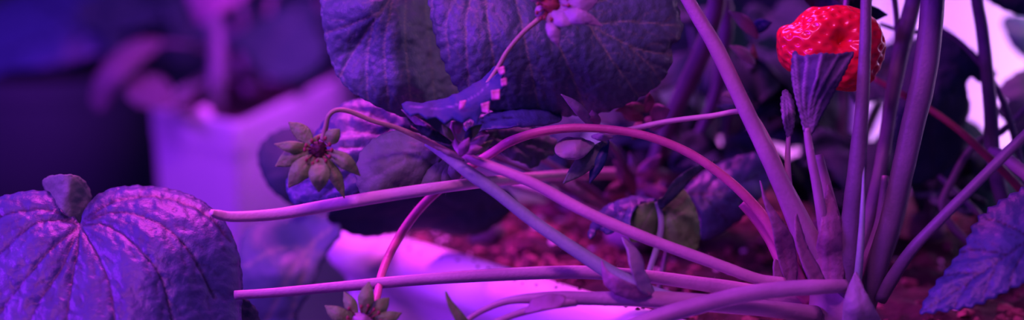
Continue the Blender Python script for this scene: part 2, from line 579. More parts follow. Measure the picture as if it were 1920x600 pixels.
FLOOR_Z = -0.24
struct_box('floor', (-1.8, -0.3, FLOOR_Z - 0.05), (1.8, 2.6, FLOOR_Z), 'floor')
struct_box('wall_back', (-1.8, 2.6, FLOOR_Z - 0.05), (1.8, 2.7, 1.6), 'wall')

# planter: a long white trough that runs away from the near right, its corner at the back left
A0 = Vector((-0.095, 0.626, 0)); U = Vector((0.69, -0.72, 0)).normalized(); N = Vector((0.72, 0.69, 0)).normalized()
LT, WT = 0.42, 0.30


def rounded(a0, lu, wn, r, k=7):
    pts = []
    for cu, cn, a in ((r, r, PI), (lu - r, r, 1.5 * PI), (lu - r, wn - r, 0), (r, wn - r, 0.5 * PI)):
        for i in range(k + 1):
            th = a + (PI / 2) * i / k
            pts.append(a0 + U * (cu + r * math.cos(th)) + N * (cn + r * math.sin(th)))
    return pts


def inset(a0, lu, wn, e, r):
    return rounded(a0 + U * e + N * e, lu - 2 * e, wn - 2 * e, max(0.004, r - e))


rings = []
roll = [(0.010 - 0.012 * math.cos(t), -0.008 + 0.012 * math.sin(t)) for t in np.linspace(-0.5, PI + 0.3, 14)]
for e, z in [(0.016, FLOOR_Z), (0.008, -0.03), (0.007, -0.022), (0.004, -0.0185)] + roll + [(0.024, -0.03), (0.028, -0.1)]:
    rings.append([p + Vector((0, 0, z)) for p in inset(A0, LT, WT, e, 0.03)])
vs, fs = [], []
m = len(rings[0])
for r_ in rings:
    vs += r_
for i in range(len(rings) - 1):
    for k in range(m):
        a = i * m + k; b = i * m + (k + 1) % m
        fs.append((a, b, b + m, a + m))
fs.append(tuple(range(m))[::-1])
planter = thing('planter', 'long white plastic trough planter with a broad rolled rim, full of soil', 'planter', A0 + U * LT / 2 + N * WT / 2 + Vector((0, 0, FLOOR_Z)))
nw = 4
link_mesh('body', vs[:m * nw], [f for f in fs if max(f) < m * nw], 'pot', planter)
link_mesh('rim', [v for v in vs[m * (nw - 1):]], [tuple(i - m * (nw - 1) for i in f) for f in fs if min(f) >= m * (nw - 1)], 'pot', planter)


def soil_h(p):
    return -0.006 + 0.0045 * noise.fractal(Vector((p.x * 40, p.y * 40, 0)), 0.8, 2.0, 4) + 0.0028 * noise.noise(Vector((p.x * 160, p.y * 160, 3)))


vs, fs = [], []
nu, nv = 130, 100
for j in range(nv + 1):
    for i in range(nu + 1):
        p = A0 + U * (0.02 + (LT - 0.04) * i / nu) + N * (0.02 + (WT - 0.04) * j / nv)
        p.z = soil_h(p)
        vs.append(p)
for j in range(nv):
    for i in range(nu):
        a = j * (nu + 1) + i
        fs.append((a, a + 1, a + nu + 2, a + nu + 1))
soil = link_mesh('soil_ground', vs, fs, 'soil', None)
soil['kind'] = 'structure'


def in_trough(p, e):
    q = p - A0
    return e < q.dot(U) < LT - e and e < q.dot(N) < WT - e


def scatter(name, mat, count, rmin, rmax, label, cat, seed, keep):
    rng = random.Random(seed)
    V, Fc = [], []
    n = 0
    while n < count:
        p = A0 + U * rng.uniform(0.012, LT - 0.03) + N * rng.uniform(0.014, WT - 0.03)
        if not keep(p, rng):
            continue
        n += 1
        r = rng.uniform(rmin, rmax) * rng.uniform(0.6, 1)
        p.z = soil_h(p) + r * 0.35
        vs, fs = ball_geo(p, r, 7, 5, (rng.uniform(0.5, 1.4), rng.uniform(0.5, 1.4), rng.uniform(0.4, 0.8)), 1.0, rng.uniform(0, 50))
        b = len(V); V += vs; Fc += [tuple(i + b for i in f) for f in fs]
    o = link_mesh(name, V, Fc, mat, None, smooth=False)
    o['kind'] = 'stuff'; o['label'] = label; o['category'] = cat
    return o


# flecks of soil spilled on the rim
rng = random.Random(21)
V, Fc = [], []
for k in range(60):
    s_ = rng.uniform(0.04, 0.2)
    q_ = rng.uniform(0.004, 0.017)
    p = A0 + U * s_ + N * q_
    p.z = -0.008 + math.sqrt(0.0121 ** 2 - (q_ - 0.010) ** 2)
    vs, fs = ball_geo(p, rng.uniform(0.0003, 0.0009), 6, 4, (1, 1, 0.6), 0.8, k)
    b = len(V); V += vs; Fc += [tuple(i + b for i in f) for f in fs]
o = link_mesh('soil_specks', V, Fc, 'soil', None, smooth=False)
o['kind'] = 'stuff'; o['label'] = 'dark specks of soil scattered on the white planter rim'; o['category'] = 'soil'


def round_pot(label, cx, cy, rad, top, group=None, soil_mat='soil', pm='pot'):
    t = thing('pot', label, 'pot', (cx, cy, FLOOR_Z), group)
    prof = [(rad * 0.9, FLOOR_Z), (rad * 1.02, top - 0.03), (rad * 1.025, top - 0.024), (rad * 1.04, top - 0.022), (rad * 1.045, top - 0.004), (rad * 1.03, top), (rad * 0.97, top), (rad * 0.94, top - 0.004), (rad * 0.92, top - 0.03)]
    n = 56
    vs, fs = [], []
    for r_, z in prof:
        for k in range(n):
            th = 2 * PI * k / n
            vs.append((cx + r_ * math.cos(th), cy + r_ * math.sin(th), z))
    for i in range(len(prof) - 1):
        for k in range(n):
            a = i * n + k; b = i * n + (k + 1) % n
            fs.append((a, b, b + n, a + n))
    fs.append(tuple(range(n))[::-1])
    cut = 3
    link_mesh('body', vs[:n * (cut + 1)], [f for f in fs if max(f) < n * (cut + 1)], pm, t)
    link_mesh('rim', vs[n * cut:], [tuple(i - n * cut for i in f) for f in fs if min(f) >= n * cut], pm, t)
    vs, fs = [Vector((cx, cy, top - 0.012))], []
    for j in range(1, 9):
        for k in range(n):
            th = 2 * PI * k / n; rr = rad * 0.935 * j / 8
            p = Vector((cx + rr * math.cos(th), cy + rr * math.sin(th), 0)); p.z = top - 0.012 + 0.005 * noise.noise(p * 60)
            vs.append(p)
    for k in range(n):
        fs.append((0, 1 + k, 1 + (k + 1) % n))
    for j in range(7):
        for k in range(n):
            a = 1 + j * n + k; b = 1 + j * n + (k + 1) % n
            fs.append((a, a + n, b + n, b))
    link_mesh('soil', vs, fs, soil_mat, t)
    return t


def square_pot(label, corners, top, pm):
    cx = sum(c[0] for c in corners) / 4; cy = sum(c[1] for c in corners) / 4
    t = thing('pot', label, 'pot', (cx, cy, FLOOR_Z))
    base = []
    for i in range(4):
        a, b, c = (Vector((*corners[(i + k - 1) % 4], 0)) for k in range(3))
        p = b + (a - b).normalized() * 0.012; q = b + (c - b).normalized() * 0.012
        base += [p * (1 - u) ** 2 + b * 2 * u * (1 - u) + q * u * u for u in (0, .2, .4, .6, .8, 1)]
    ct = Vector((cx, cy, 0)); n = len(base)

    def ring(f, z):
        return [ct + (p - ct) * f + Vector((0, 0, z)) for p in base]
    prof = [(.92, FLOOR_Z), (.985, top - .03), (.99, top - .022), (1.0, top - .02), (1.005, top - .004), (.995, top), (.95, top), (.93, top - .004), (.92, top - .03)]
    vs = [v for f, z in prof for v in ring(f, z)]
    fs = [(i * n + k, i * n + (k + 1) % n, (i + 1) * n + (k + 1) % n, (i + 1) * n + k) for i in range(len(prof) - 1) for k in range(n)]
    fs.append(tuple(range(n))[::-1])
    link_mesh('body', vs[:n * 4], [f for f in fs if max(f) < n * 4], pm, t)
    link_mesh('rim', vs[n * 3:], [tuple(i - n * 3 for i in f) for f in fs if min(f) >= n * 3], pm, t)
    vs = [ct + Vector((0, 0, top - .012))]; fs = []
    for j in range(1, 8):
        for p in ring(.93 * j / 7, 0):
            p.z = top - .012 + .005 * noise.noise(p * 60); vs.append(p)
    for k in range(n):
        fs.append((0, 1 + k, 1 + (k + 1) % n))
        for j in range(6):
            fs.append((1 + j * n + k, 1 + (j + 1) * n + k, 1 + (j + 1) * n + (k + 1) % n, 1 + j * n + (k + 1) % n))
    link_mesh('soil', vs, fs, 'soil', t)
    return t


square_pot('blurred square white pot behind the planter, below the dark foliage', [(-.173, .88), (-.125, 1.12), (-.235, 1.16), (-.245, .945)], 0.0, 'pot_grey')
vs, fs = ball_geo(P(382, 214, .925), 0.0055, 16, 12, (1, 1, .85), 0.5, 4)  # small ball added to stand in for a blurred highlight
tag(link_mesh('highlight_ball', vs, fs, 'perlite', None), 'small ball added for a blurred pink highlight on the rim of the blurred square pot', 'highlight_ball')
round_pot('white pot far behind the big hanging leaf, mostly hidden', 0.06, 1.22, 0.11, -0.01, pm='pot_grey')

# white reflector sheet behind the right end of the plants
pan = thing('reflector_panel', 'bright white reflector panel standing behind the plants on the right', 'panel', (0.39, 0.86, FLOOR_Z))
pa, pb = Vector((0.235, 0.93, 0)), Vector((0.60, 0.78, 0))
dirp = (pb - pa).normalized(); nrm = Vector((dirp.y, -dirp.x, 0))
vs, fs = [], []
for j in range(9):
    for i in range(25):
        p = pa + (pb - pa) * i / 24
        h = FLOOR_Z + 0.02 + (0.20 - FLOOR_Z) * j / 8
        vs.append(p + nrm * 0.0025 * math.sin(i * 1.3 + j * 0.4) + Vector((0, 0, h)))
for j in range(8):
    for i in range(24):
        a = j * 25 + i
        fs.append((a, a + 1, a + 26, a + 25))
link_mesh('sheet', vs, fs, 'pot', pan, thick=0.003)
for q in (pa, pb):
    vs, fs = tube_geo([(q.x, q.y, z, 0.007) for z in np.linspace(FLOOR_Z, 0.24, 8)], 12, 0, 0)
    link_mesh('post', vs, fs, 'pot', pan)

# ------------------------------------------------------------------ main plant (crown at lower right)
CB = P(1560, 565, 0.497)
plant = thing('strawberry_plant', 'main strawberry plant whose mauve stalks spread from the crown at the lower right', 'plant', Vector((CB.x, CB.y, soil_h(CB))))
vs, fs = [], []
cr = [(1572, 640, 0.505, 118), (1570, 600, 0.502, 128), (1566, 560, 0.502, 122), (1560, 525, 0.503, 100), (1556, 490, 0.505, 60), (1555, 470, 0.506, 20)]
stalk('crown', cr, 'stalk', plant, sides=22, rib=0.1)
# upright petioles
stalk('petiole', [(1278, -20, .487, 24), (1310, 35, .486, 26), (1345, 95, .485, 29), (1400, 210, .484, 30), (1448, 310, .485, 33), (1490, 400, .488, 42), (1525, 480, .492, 52), (1545, 545, .498, 48)], 'stalk', plant, hair=70)
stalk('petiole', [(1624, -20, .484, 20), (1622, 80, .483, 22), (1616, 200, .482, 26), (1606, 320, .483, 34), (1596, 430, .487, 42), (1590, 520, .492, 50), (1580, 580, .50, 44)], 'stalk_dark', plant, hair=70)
stalk('petiole', [(1620, 300, .4815, 3), (1617, 400, .479, 10), (1612, 480, .481, 14), (1604, 560, .486, 18)], 'stalk_grey', plant)  # pale strip on the stalk behind, built in place of its side highlight
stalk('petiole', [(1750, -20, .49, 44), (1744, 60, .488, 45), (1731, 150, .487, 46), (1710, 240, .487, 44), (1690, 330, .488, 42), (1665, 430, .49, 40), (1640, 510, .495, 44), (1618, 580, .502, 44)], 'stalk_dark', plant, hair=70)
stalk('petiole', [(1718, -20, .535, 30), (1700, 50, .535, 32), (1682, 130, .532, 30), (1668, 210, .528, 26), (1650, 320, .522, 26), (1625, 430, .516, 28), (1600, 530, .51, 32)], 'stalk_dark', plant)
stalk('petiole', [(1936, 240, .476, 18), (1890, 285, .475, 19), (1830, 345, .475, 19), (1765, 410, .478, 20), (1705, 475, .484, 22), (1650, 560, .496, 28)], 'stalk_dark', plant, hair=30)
stalk('petiole', [(1392, 380, .502, 20), (1420, 410, .501, 24), (1450, 450, .50, 30), (1480, 505, .50, 36), (1520, 560, .502, 40)], 'stalk_red', plant)
stalk('petiole', [(1535, 290, .50, 16), (1550, 370, .50, 30), (1560, 450, .499, 52), (1566, 540, .502, 56)], 'stalk', plant)
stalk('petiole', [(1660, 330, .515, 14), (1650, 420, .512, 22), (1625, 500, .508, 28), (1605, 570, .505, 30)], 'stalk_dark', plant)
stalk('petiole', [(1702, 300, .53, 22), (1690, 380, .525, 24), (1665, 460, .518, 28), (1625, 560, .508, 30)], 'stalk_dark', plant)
# horizontal stalks on the left of the crown
stalk('petiole', [(440, 553, .490, 17), (520, 548, .490, 18), (640, 537, .490, 20), (800, 523, .490, 22), (950, 514, .491, 24), (1080, 510, .493, 25), (1200, 517, .496, 24), (1300, 530, .499, 26), (1400, 546, .502, 30), (1520, 575, .505, 36)], 'stalk', plant, hair=40)
stalk('flower_stalk', [(1585, 536, .476, 24), (1540, 538, .472, 28), (1480, 541, .470, 30), (1400, 551, .468, 31), (1320, 570, .466, 32), (1230, 596, .464, 33), (1150, 630, .462, 33)], 'stalk', plant, hair=30)
stalk('flower_stalk', [(1470, 530, .486, 20), (1420, 523, .483, 21), (1340, 494, .479, 22), (1210, 446, .476, 22), (1100, 398, .475, 22), (1000, 344, .475, 21), (920, 311, .476, 19), (880, 296, .477, 17), (858, 276, .478, 15), (848, 250, .479, 12), (850, 228, .480, 9)], 'stalk_light', plant, hair=50)
stalk('flower_stalk', [(800, 268, .484, 14), (850, 303, .481, 20), (885, 328, .480, 26), (930, 360, .479, 24), (1000, 415, .478, 24), (1080, 470, .477, 26), (1150, 515, .476, 30), (1215, 549, .474, 32), (1260, 560, .473, 26)], 'stalk_grey', plant, hair=50)
stalk('flower_stalk', [(860, 612, .466, 9), (905, 582, .467, 12), (960, 563, .468, 15), (1040, 559, .469, 26), (1120, 560, .470, 26), (1220, 561, .471, 32), (1320, 568, .474, 33), (1430, 578, .48, 32), (1530, 590, .492, 34)], 'stalk', plant, hair=40)
stalk('pedicel', [(915, 610, .463, 12), (970, 588, .465, 14), (1030, 572, .467, 18), (1080, 564, .469, 20)], 'stalk', plant)
# the red arch that carries the flower at the bottom edge
stalk('flower_stalk', [(1500, 530, .496, 30), (1470, 470, .494, 24), (1430, 405, .493, 20), (1370, 342, .492, 18), (1290, 286, .492, 17), (1200, 252, .492, 16), (1100, 240, .493, 16), (1020, 246, .494, 17), (960, 264, .495, 18), (925, 285, .502, 17), (850, 335, .512, 17), (790, 388, .512, 17), (745, 450, .506, 17), (717, 510, .494, 16), (706, 560, .484, 15), (690, 600, .474, 16)], 'stalk_red', plant, hair=60)
stalk('pedicel', [(870, 300, .482, 13), (800, 265, .481, 11), (745, 240, .479, 9), (700, 227, .477, 9), (655, 209, .475, 9), (630, 207, .474, 9), (616, 218, .474, 9), (611, 238, .475, 10), (606, 262, .477, 12)], 'stalk_olive', plant, label='thin pale stalk hooked over at its end')
stalk('pedicel', [(905, 170, .478, 9), (934, 126, .476, 9), (952, 95, .474, 9), (980, 62, .472, 9), (1008, 38, .471, 10), (1022, 26, .471, 11)], 'stalk_olive', plant)
stalk('pedicel', [(1135, 252, .504, 9), (1180, 243, .503, 10), (1250, 228, .502, 10), (1330, 218, .501, 10), (1400, 211, .500, 10), (1440, 260, .503, 10), (1490, 380, .505, 12)], 'stalk_pale', plant)
# stipules and bracts
def patch(name, ol, ctrl, veins, mat, parent, **k):
    return blade(name, ol, ctrl, veins, mat, parent, **{**dict(step=4, pucker=0.0004, groove=6, vein_w=1.6, bumps=0.0003, bump_px=14, thick=0.00035), **k})


patch('stipule', [(1425, 338), (1438, 372), (1462, 408), (1486, 445), (1494, 490), (1492, 535), (1470, 520), (1455, 470), (1446, 420), (1432, 380)],
      [(1425, 338, .480), (1490, 450, .486), (1494, 535, .490), (1460, 440, .481), (1455, 480, .485)], [[(1428, 345), (1460, 430), (1480, 520)]], 'stipule', plant)
patch('stipule', [(1552, 345), (1566, 380), (1580, 430), (1584, 490), (1575, 540), (1535, 540), (1528, 490), (1536, 430), (1545, 385)],
      [(1552, 345, .488), (1582, 450, .487), (1530, 470, .487), (1556, 450, .482), (1555, 540, .486)], [[(1552, 350), (1556, 440), (1556, 535)], [(1550, 380), (1540, 450), (1540, 530)]], 'stipule', plant)
patch('stipule', [(1606, 510), (1622, 545), (1638, 575), (1655, 612), (1630, 625), (1584, 620), (1580, 585), (1586, 550), (1596, 525)],
      [(1606, 510, .477), (1650, 612, .478), (1584, 610, .476), (1612, 575, .470)], [[(1606, 515), (1615, 560), (1620, 615)]], 'bract_pink', plant, label='pale pointed papery stipule')
patch('stipule', [(1452, 486), (1470, 500), (1490, 530), (1492, 545), (1460, 540), (1450, 515)], [(1452, 486, .489), (1490, 530, .491), (1455, 530, .488)], [], 'stipule', plant)
patch('stipule', [(1493, 400), (1503, 430), (1515, 465), (1535, 500), (1548, 535), (1530, 540), (1508, 505), (1495, 465), (1489, 430)],
      [(1493, 400, .480), (1545, 535, .480), (1500, 470, .477), (1515, 480, .479)], [[(1494, 410), (1505, 460), (1535, 530)]], 'stipule', plant)
# two papery bracts where the grey stalk joins
patch('bract', [(1128, 486), (1138, 505), (1160, 520), (1195, 536), (1222, 552), (1190, 560), (1155, 552), (1133, 530), (1128, 505)],
      [(1128, 486, .466), (1222, 552, .468), (1150, 545, .465), (1160, 525, .463)], [[(1130, 492), (1160, 535), (1215, 552)]], 'stipule', plant)
patch('bract', [(1165, 444), (1185, 458), (1203, 480), (1210, 510), (1225, 548), (1205, 550), (1190, 525), (1180, 495), (1175, 470)],
      [(1165, 444, .472), (1215, 548, .468), (1190, 490, .464), (1205, 490, .468)], [[(1170, 450), (1192, 490), (1210, 545)], [(1175, 455), (1185, 500), (1200, 540)]], 'bract_pink', plant)
patch('bract', [(1002, 560), (1030, 552), (1060, 556), (1050, 575), (1020, 580), (985, 588), (992, 572)],
      [(1002, 560, .464), (1055, 558, .462), (1020, 580, .459), (985, 588, .462)], [], 'stipule', plant)
patch('bract', [(835, 545), (848, 565), (866, 585), (885, 612), (862, 612), (848, 590), (838, 568)], [(835, 545, .462), (885, 612, .466), (848, 590, .462), (866, 585, .463)], [[(837, 552), (865, 605)]], 'sepal', plant)

# folded bract leaf that roofs the knot of stalks
BL = blade('bract_leaf', [(753, 196), (764, 192), (790, 194), (830, 187), (868, 172), (903, 150), (928, 125), (944, 122), (946, 136), (940, 150), (949, 158), (938, 170), (937, 184), (922, 186), (916, 204), (912, 214), (903, 212), (895, 233), (882, 222), (868, 232), (850, 222), (834, 233), (818, 220), (800, 224), (786, 214), (770, 218), (757, 207)],
      [(753, 200, .474), (830, 187, .480), (903, 150, .480), (944, 124, .476), (945, 160, .471), (912, 214, .466), (850, 228, .464), (790, 216, .468), (850, 205, .468), (900, 180, .470)],
      [[(760, 200), (840, 203), (900, 175), (938, 130)]], 'bract', plant, step=4, pucker=0.0003, groove=8, vein_w=1.0, smooth=False, bumps=0.0003, label='flat violet leaf with a ragged pink edge')
for k, pl in enumerate(([(931, 128), (945, 124), (947, 138), (938, 140)], [(939, 148), (950, 146), (950, 160), (940, 162)], [(921, 170), (937, 168), (937, 186), (922, 188)], [(902, 195), (918, 190), (916, 212), (904, 210)], [(862, 190), (875, 188), (869, 203), (861, 206)])):
    cx = sum(p[0] for p in pl) / 4; cy = sum(p[1] for p in pl) / 4
    dd = 0.4645 if k != 4 else 0.4645
    patch('petal_scrap', pl, [(p[0], p[1], dd + 0.001 * ((i % 2) - 0.5)) for i, p in enumerate(pl)], [], 'petal_pink', BL, step=3, smooth=False)
# the knot of small bracts under it
for b_, t_, w_, mt in (((842, 272, .478), (752, 205, .476), 16, 'bract_pink'), ((845, 268, .477), (770, 232, .474), 18, 'leaf_dark'), ((870, 300, .476), (815, 275, .470), 10, 'bract_pink'), ((868, 262, .474), (905, 232, .470), 18, 'sepal'),
                       ((880, 275, .476), (918, 252, .471), 16, 'bract_pink'), ((868, 285, .474), (905, 276, .470), 18, 'stipule'), ((858, 250, .474), (862, 218, .470), 16, 'stipule'), ((885, 290, .478), (925, 262, .474), 14, 'sepal'),
                       ((850, 262, .474), (828, 232, .470), 14, 'sepal'), ((875, 268, .472), (882, 238, .468), 14, 'leaf_dark'), ((862, 292, .472), (880, 258, .466), 20, 'stipule')):
    sepal('bract', b_, t_, w_, mt, plant, bulge=-0.002)
# hanging lobes left of the knot
blade('leaf', [(668, 318), (676, 290), (700, 262), (738, 246), (778, 250), (812, 264), (836, 284), (822, 305), (806, 330), (790, 345), (752, 352), (726, 366), (690, 378), (676, 362), (668, 340)],
      [(668, 320, .494), (738, 246, .497), (836, 284, .488), (790, 345, .488), (690, 378, .490), (740, 310, .486)],
      [[(836, 284), (770, 298), (690, 340)], [(836, 284), (770, 270), (715, 268)], [(836, 284), (780, 318), (735, 355)], [(836, 284), (760, 285), (680, 305)], [(836, 284), (810, 310), (795, 340)]], 'leaf_under', plant, step=5, pucker=0.0007, groove=9, vein_w=1.6, teeth=(2, 18), curl=0.002, label='dull mauve leaf seen from below')
for b_, t_, w_ in (((838, 300, .490), (785, 370, .491), 34), ((845, 305, .490), (822, 364, .492), 30), ((850, 305, .489), (855, 344, .491), 26), ((828, 296, .492), (758, 345, .491), 26)):
    sepal('leaf_lobe', b_, t_, w_, 'leaf_under', plant, bulge=-0.003, step=4)

# broad leaf in the lower left, seen from above its stalk end
LV = [[(150, 422), (144, 480), (134, 540), (124, 620)], [(148, 425), (110, 414), (60, 425), (0, 478), (-30, 500)], [(148, 428), (95, 470), (45, 530), (0, 590)],
      [(148, 422), (100, 398), (50, 396), (-20, 412)], [(152, 428), (178, 470), (205, 530), (218, 620)], [(155, 424), (200, 424), (255, 462), (300, 520), (325, 620)],
      [(158, 418), (215, 400), (290, 418), (350, 468), (400, 560)], [(160, 412), (220, 378), (300, 372), (380, 400), (430, 455)], [(146, 432), (118, 500), (80, 560), (50, 620)]]
L1 = blade('leaf', [(-40, 385), (0, 371), (40, 362), (84, 360), (112, 372), (132, 396), (150, 420), (158, 396), (178, 372), (212, 355), (262, 350), (322, 356), (368, 372), (402, 396), (428, 428), (446, 475), (453, 530), (450, 590), (440, 640), (200, 650), (-40, 640)],
      [(-40, 390, .50), (0, 372, .501), (84, 362, .503), (150, 422, .494), (262, 350, .509), (368, 372, .506), (430, 430, .500), (453, 530, .496), (440, 640, .486), (200, 650, .462), (-40, 640, .470), (80, 470, .484), (280, 450, .486), (150, 520, .479), (360, 520, .484)],
      LV, 'leaf_bright', plant, step=4.2, teeth=(2.5, 26), pucker=0.0013, groove=11, vein_w=2.8, side_veins=(40, 40), bumps=0.00035, bump_px=15, curl=0.003, curl_w=16, label='broad puckered leaf with deep veins')
blade('leaf_fold', [(80, 345), (92, 331), (118, 327), (145, 330), (162, 345), (170, 368), (168, 392), (156, 415), (144, 424), (120, 398), (96, 372)],
      [(80, 345, .510), (92, 331, .508), (120, 328, .500), (126, 400, .498), (168, 360, .512), (156, 415, .505), (124, 360, .498), (98, 360, .506)],
      [[(124, 330), (130, 420)]], 'leaf_under', L1, step=4, pucker=0.0005, groove=6, teeth=(1.5, 16), label='lobe folded upright behind the notch')
blade('leaf_fold', [(330, 366), (352, 372), (380, 382), (404, 398), (426, 424), (442, 460), (450, 500), (436, 470), (412, 440), (385, 412), (355, 392)],
      [(330, 366, .516), (404, 398, .512), (450, 500, .507), (385, 412, .516)], [], 'dried', L1, step=4, teeth=(2, 18), label='browned curled edge')
blade('leaf_fold', [(445, 560), (470, 568), (485, 590), (488, 625), (440, 630)], [(445, 560, .505), (485, 590, .512), (488, 625, .51), (440, 630, .50)], [], 'leaf_dark', L1, step=4, teeth=(2, 14))

# young veined leaves unfolding in front of the berry
def fan_leaf(ol, ctrl, stemp, veins):
    q = blade('young_leaf', ol, ctrl, veins, 'young_leaf', plant, step=3.5, pucker=0.0011, groove=5.5, vein_w=2.2, ridge=-1, bumps=0.0003, teeth=(2.5, 12), curl=0.0, smooth=True, label='young leaf still pleated')
    stalk('petiole', stemp, 'stalk', q, hair=25)


fan_leaf([(1487, 96), (1502, 104), (1520, 102), (1545, 99), (1572, 100), (1601, 98), (1592, 122), (1578, 150), (1562, 180), (1545, 212), (1530, 240), (1518, 258), (1508, 250), (1499, 215), (1490, 180), (1483, 140)],
         [(1487, 96, .478), (1545, 99, .474), (1601, 98, .480), (1562, 180, .478), (1518, 258, .480), (1490, 180, .478), (1530, 150, .472), (1512, 150, .476)],
         [(1512, 240, .480, 12), (1520, 290, .480, 16), (1532, 350, .482, 18), (1545, 430, .487, 22), (1556, 500, .493, 24)],
         [[(1515, 255), (1498, 190), (1490, 105)], [(1517, 255), (1506, 180), (1512, 108)], [(1520, 250), (1540, 190), (1598, 100)], [(1519, 252), (1528, 190), (1572, 105)], [(1519, 252), (1518, 200), (1540, 104)], [(1516, 255), (1495, 215), (1486, 130)]])
fan_leaf([(1470, 168), (1482, 175), (1490, 195), (1492, 220), (1488, 245), (1480, 262), (1472, 245), (1466, 220), (1463, 190)],
         [(1470, 168, .486), (1492, 220, .486), (1480, 262, .487), (1464, 200, .486), (1478, 215, .482)],
         [(1479, 250, .487, 8), (1477, 300, .487, 11), (1481, 360, .489, 13), (1495, 450, .494, 16), (1515, 530, .499, 18)],
         [[(1480, 258), (1468, 220), (1468, 175)], [(1480, 258), (1486, 220), (1476, 175)], [(1480, 258), (1477, 215), (1472, 175)]])

# ------------------------------------------------------------------ second plant: big hanging leaves at the top
K2 = P(1190, 425, 0.635)
back = thing('strawberry_plant', 'strawberry plant behind, whose big corrugated leaf hangs into the top of the view', 'plant', Vector((K2.x, K2.y, soil_h(K2))))
vs, fs = ball_geo(Vector((K2.x, K2.y, soil_h(K2) + 0.004)), 0.011, 14, 10, (1, 1, 1), 0.5, 3)
link_mesh('crown', vs, fs, 'stalk', back)
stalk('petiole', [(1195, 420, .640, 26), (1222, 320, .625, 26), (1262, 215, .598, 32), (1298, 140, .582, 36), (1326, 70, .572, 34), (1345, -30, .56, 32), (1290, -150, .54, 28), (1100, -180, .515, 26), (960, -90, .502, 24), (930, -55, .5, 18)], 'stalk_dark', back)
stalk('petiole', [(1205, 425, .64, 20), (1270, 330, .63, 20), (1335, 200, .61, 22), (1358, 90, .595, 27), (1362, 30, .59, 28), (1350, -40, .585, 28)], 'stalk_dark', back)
stalk('petiole', [(396, 398, .478, 12), (410, 402, .480, 18), (440, 406, .482, 20), (520, 401, .485, 22), (620, 384, .484, 24), (720, 367, .480, 24), (850, 348, .4835, 22), (960, 336, .513, 20), (1040, 329, .55, 18), (1150, 325, .595, 19), (1250, 330, .63, 18), (1215, 390, .64, 22), (1190, 425, .636, 24)], 'stalk_pale', back, label='long pale stalk with a broken end', hair=40)
TV = [[(905, -60), (1000, 0), (1100, 46), (1190, 90), (1262, 104)], [(1100, 46), (1180, 42), (1272, 50)], [(1105, 50), (1145, 110), (1200, 185)], [(1000, 0), (1055, 100), (1100, 212)],
      [(960, -28), (985, 80), (1010, 200)], [(905, -60), (915, 40), (935, 170)], [(900, -60), (875, 40), (880, 160)], [(895, -60), (840, 30), (845, 110)], [(1180, 88), (1220, 125), (1238, 150)], [(1040, 18), (1120, 5), (1200, -30)], [(890, -60), (820, -10), (808, 20)]]
blade('leaf', [(795, -60), (803, 0), (812, 50), (826, 100), (842, 140), (868, 178), (900, 200), (950, 212), (1010, 214), (1075, 216), (1130, 210), (1175, 194), (1212, 175), (1240, 152), (1254, 128), (1262, 105), (1256, 90), (1272, 74), (1280, 52), (1272, 20), (1262, -20), (1245, -60), (1190, -100), (1100, -128), (1000, -138), (905, -128), (835, -98)],
      [(795, -60, .502), (812, 50, .498), (842, 140, .500), (950, 212, .508), (1075, 216, .510), (1212, 175, .508), (1262, 105, .508), (1272, 20, .512), (1250, -60, .52), (920, -90, .51), (960, 60, .490), (1060, 100, .492), (1160, 120, .498), (1140, 20, .502), (880, 90, .492)],
      TV, 'leaf', back, step=4, teeth=(5, 26), pucker=0.0014, groove=14, vein_w=1.7, side_veins=(38, 40), bumps=0.0004, bump_px=9, curl=0.002, label='big quilted leaflet')
blade('leaf', [(604, -60), (602, 0), (606, 50), (618, 105), (634, 145), (660, 172), (700, 195), (744, 214), (782, 222), (830, 205), (872, 200), (866, 150), (850, 80), (846, 0), (838, -60), (800, -105), (725, -128), (650, -108)],
      [(604, -60, .512), (604, 30, .509), (640, 150, .506), (744, 214, .508), (782, 222, .512), (862, 150, .545), (850, -60, .548), (720, -90, .512), (700, 60, .499), (690, 18, .494), (640, 0, .505), (668, 84, .506), (720, 140, .499), (815, 60, .531), (752, 60, .4975), (762, 150, .499), (655, 60, .503)],
      [[(790, -60), (735, -5), (700, 40), (662, 100), (638, 145)], [(715, 22), (660, 45), (612, 62)], [(735, -5), (680, -10), (608, 0)], [(700, 40), (690, 110), (690, 185)], [(735, -5), (722, 90), (730, 205)], [(760, -30), (758, 80), (772, 215)], [(790, -60), (800, 60), (815, 205)], [(800, -60), (835, 60), (850, 180)]],
      'leaf', back, step=4, teeth=(3, 24), pucker=0.0013, groove=14, vein_w=1.5, side_veins=(40, 34), bumps=0.0004, bump_px=9, curl=0.002, label='folded leaflet with upright pleats')
# leaf behind the spent flower
blade('leaf', [(538, 352), (548, 318), (575, 278), (600, 240), (630, 205), (665, 188), (705, 192), (748, 212), (770, 240), (745, 262), (705, 280), (690, 310), (685, 350), (650, 372), (610, 376), (575, 382), (552, 384)],
      [(538, 352, .522), (600, 240, .530), (665, 188, .538), (770, 240, .53), (690, 310, .516), (650, 372, .513), (552, 384, .518), (630, 290, .516)],
      [[(740, 235), (690, 290), (640, 340), (590, 380)], [(720, 255), (650, 250), (600, 262)], [(700, 280), (630, 280), (570, 310)], [(672, 310), (610, 320), (555, 350)], [(735, 235), (690, 215), (640, 205)]], 'leaf_bright', back, step=5, pucker=0.0014, groove=10, vein_w=1.6, side_veins=(34, 26), teeth=(2, 18))
blade('leaf', [(484, 300), (492, 268), (520, 246), (556, 240), (590, 252), (596, 300), (580, 350), (556, 386), (528, 372), (500, 345)],
      [(484, 300, .60), (520, 246, .61), (596, 300, .60), (556, 386, .59), (540, 310, .59)], [[(590, 260), (550, 310), (500, 330)]], 'leaf_dark', back, step=6, teeth=(3, 22))
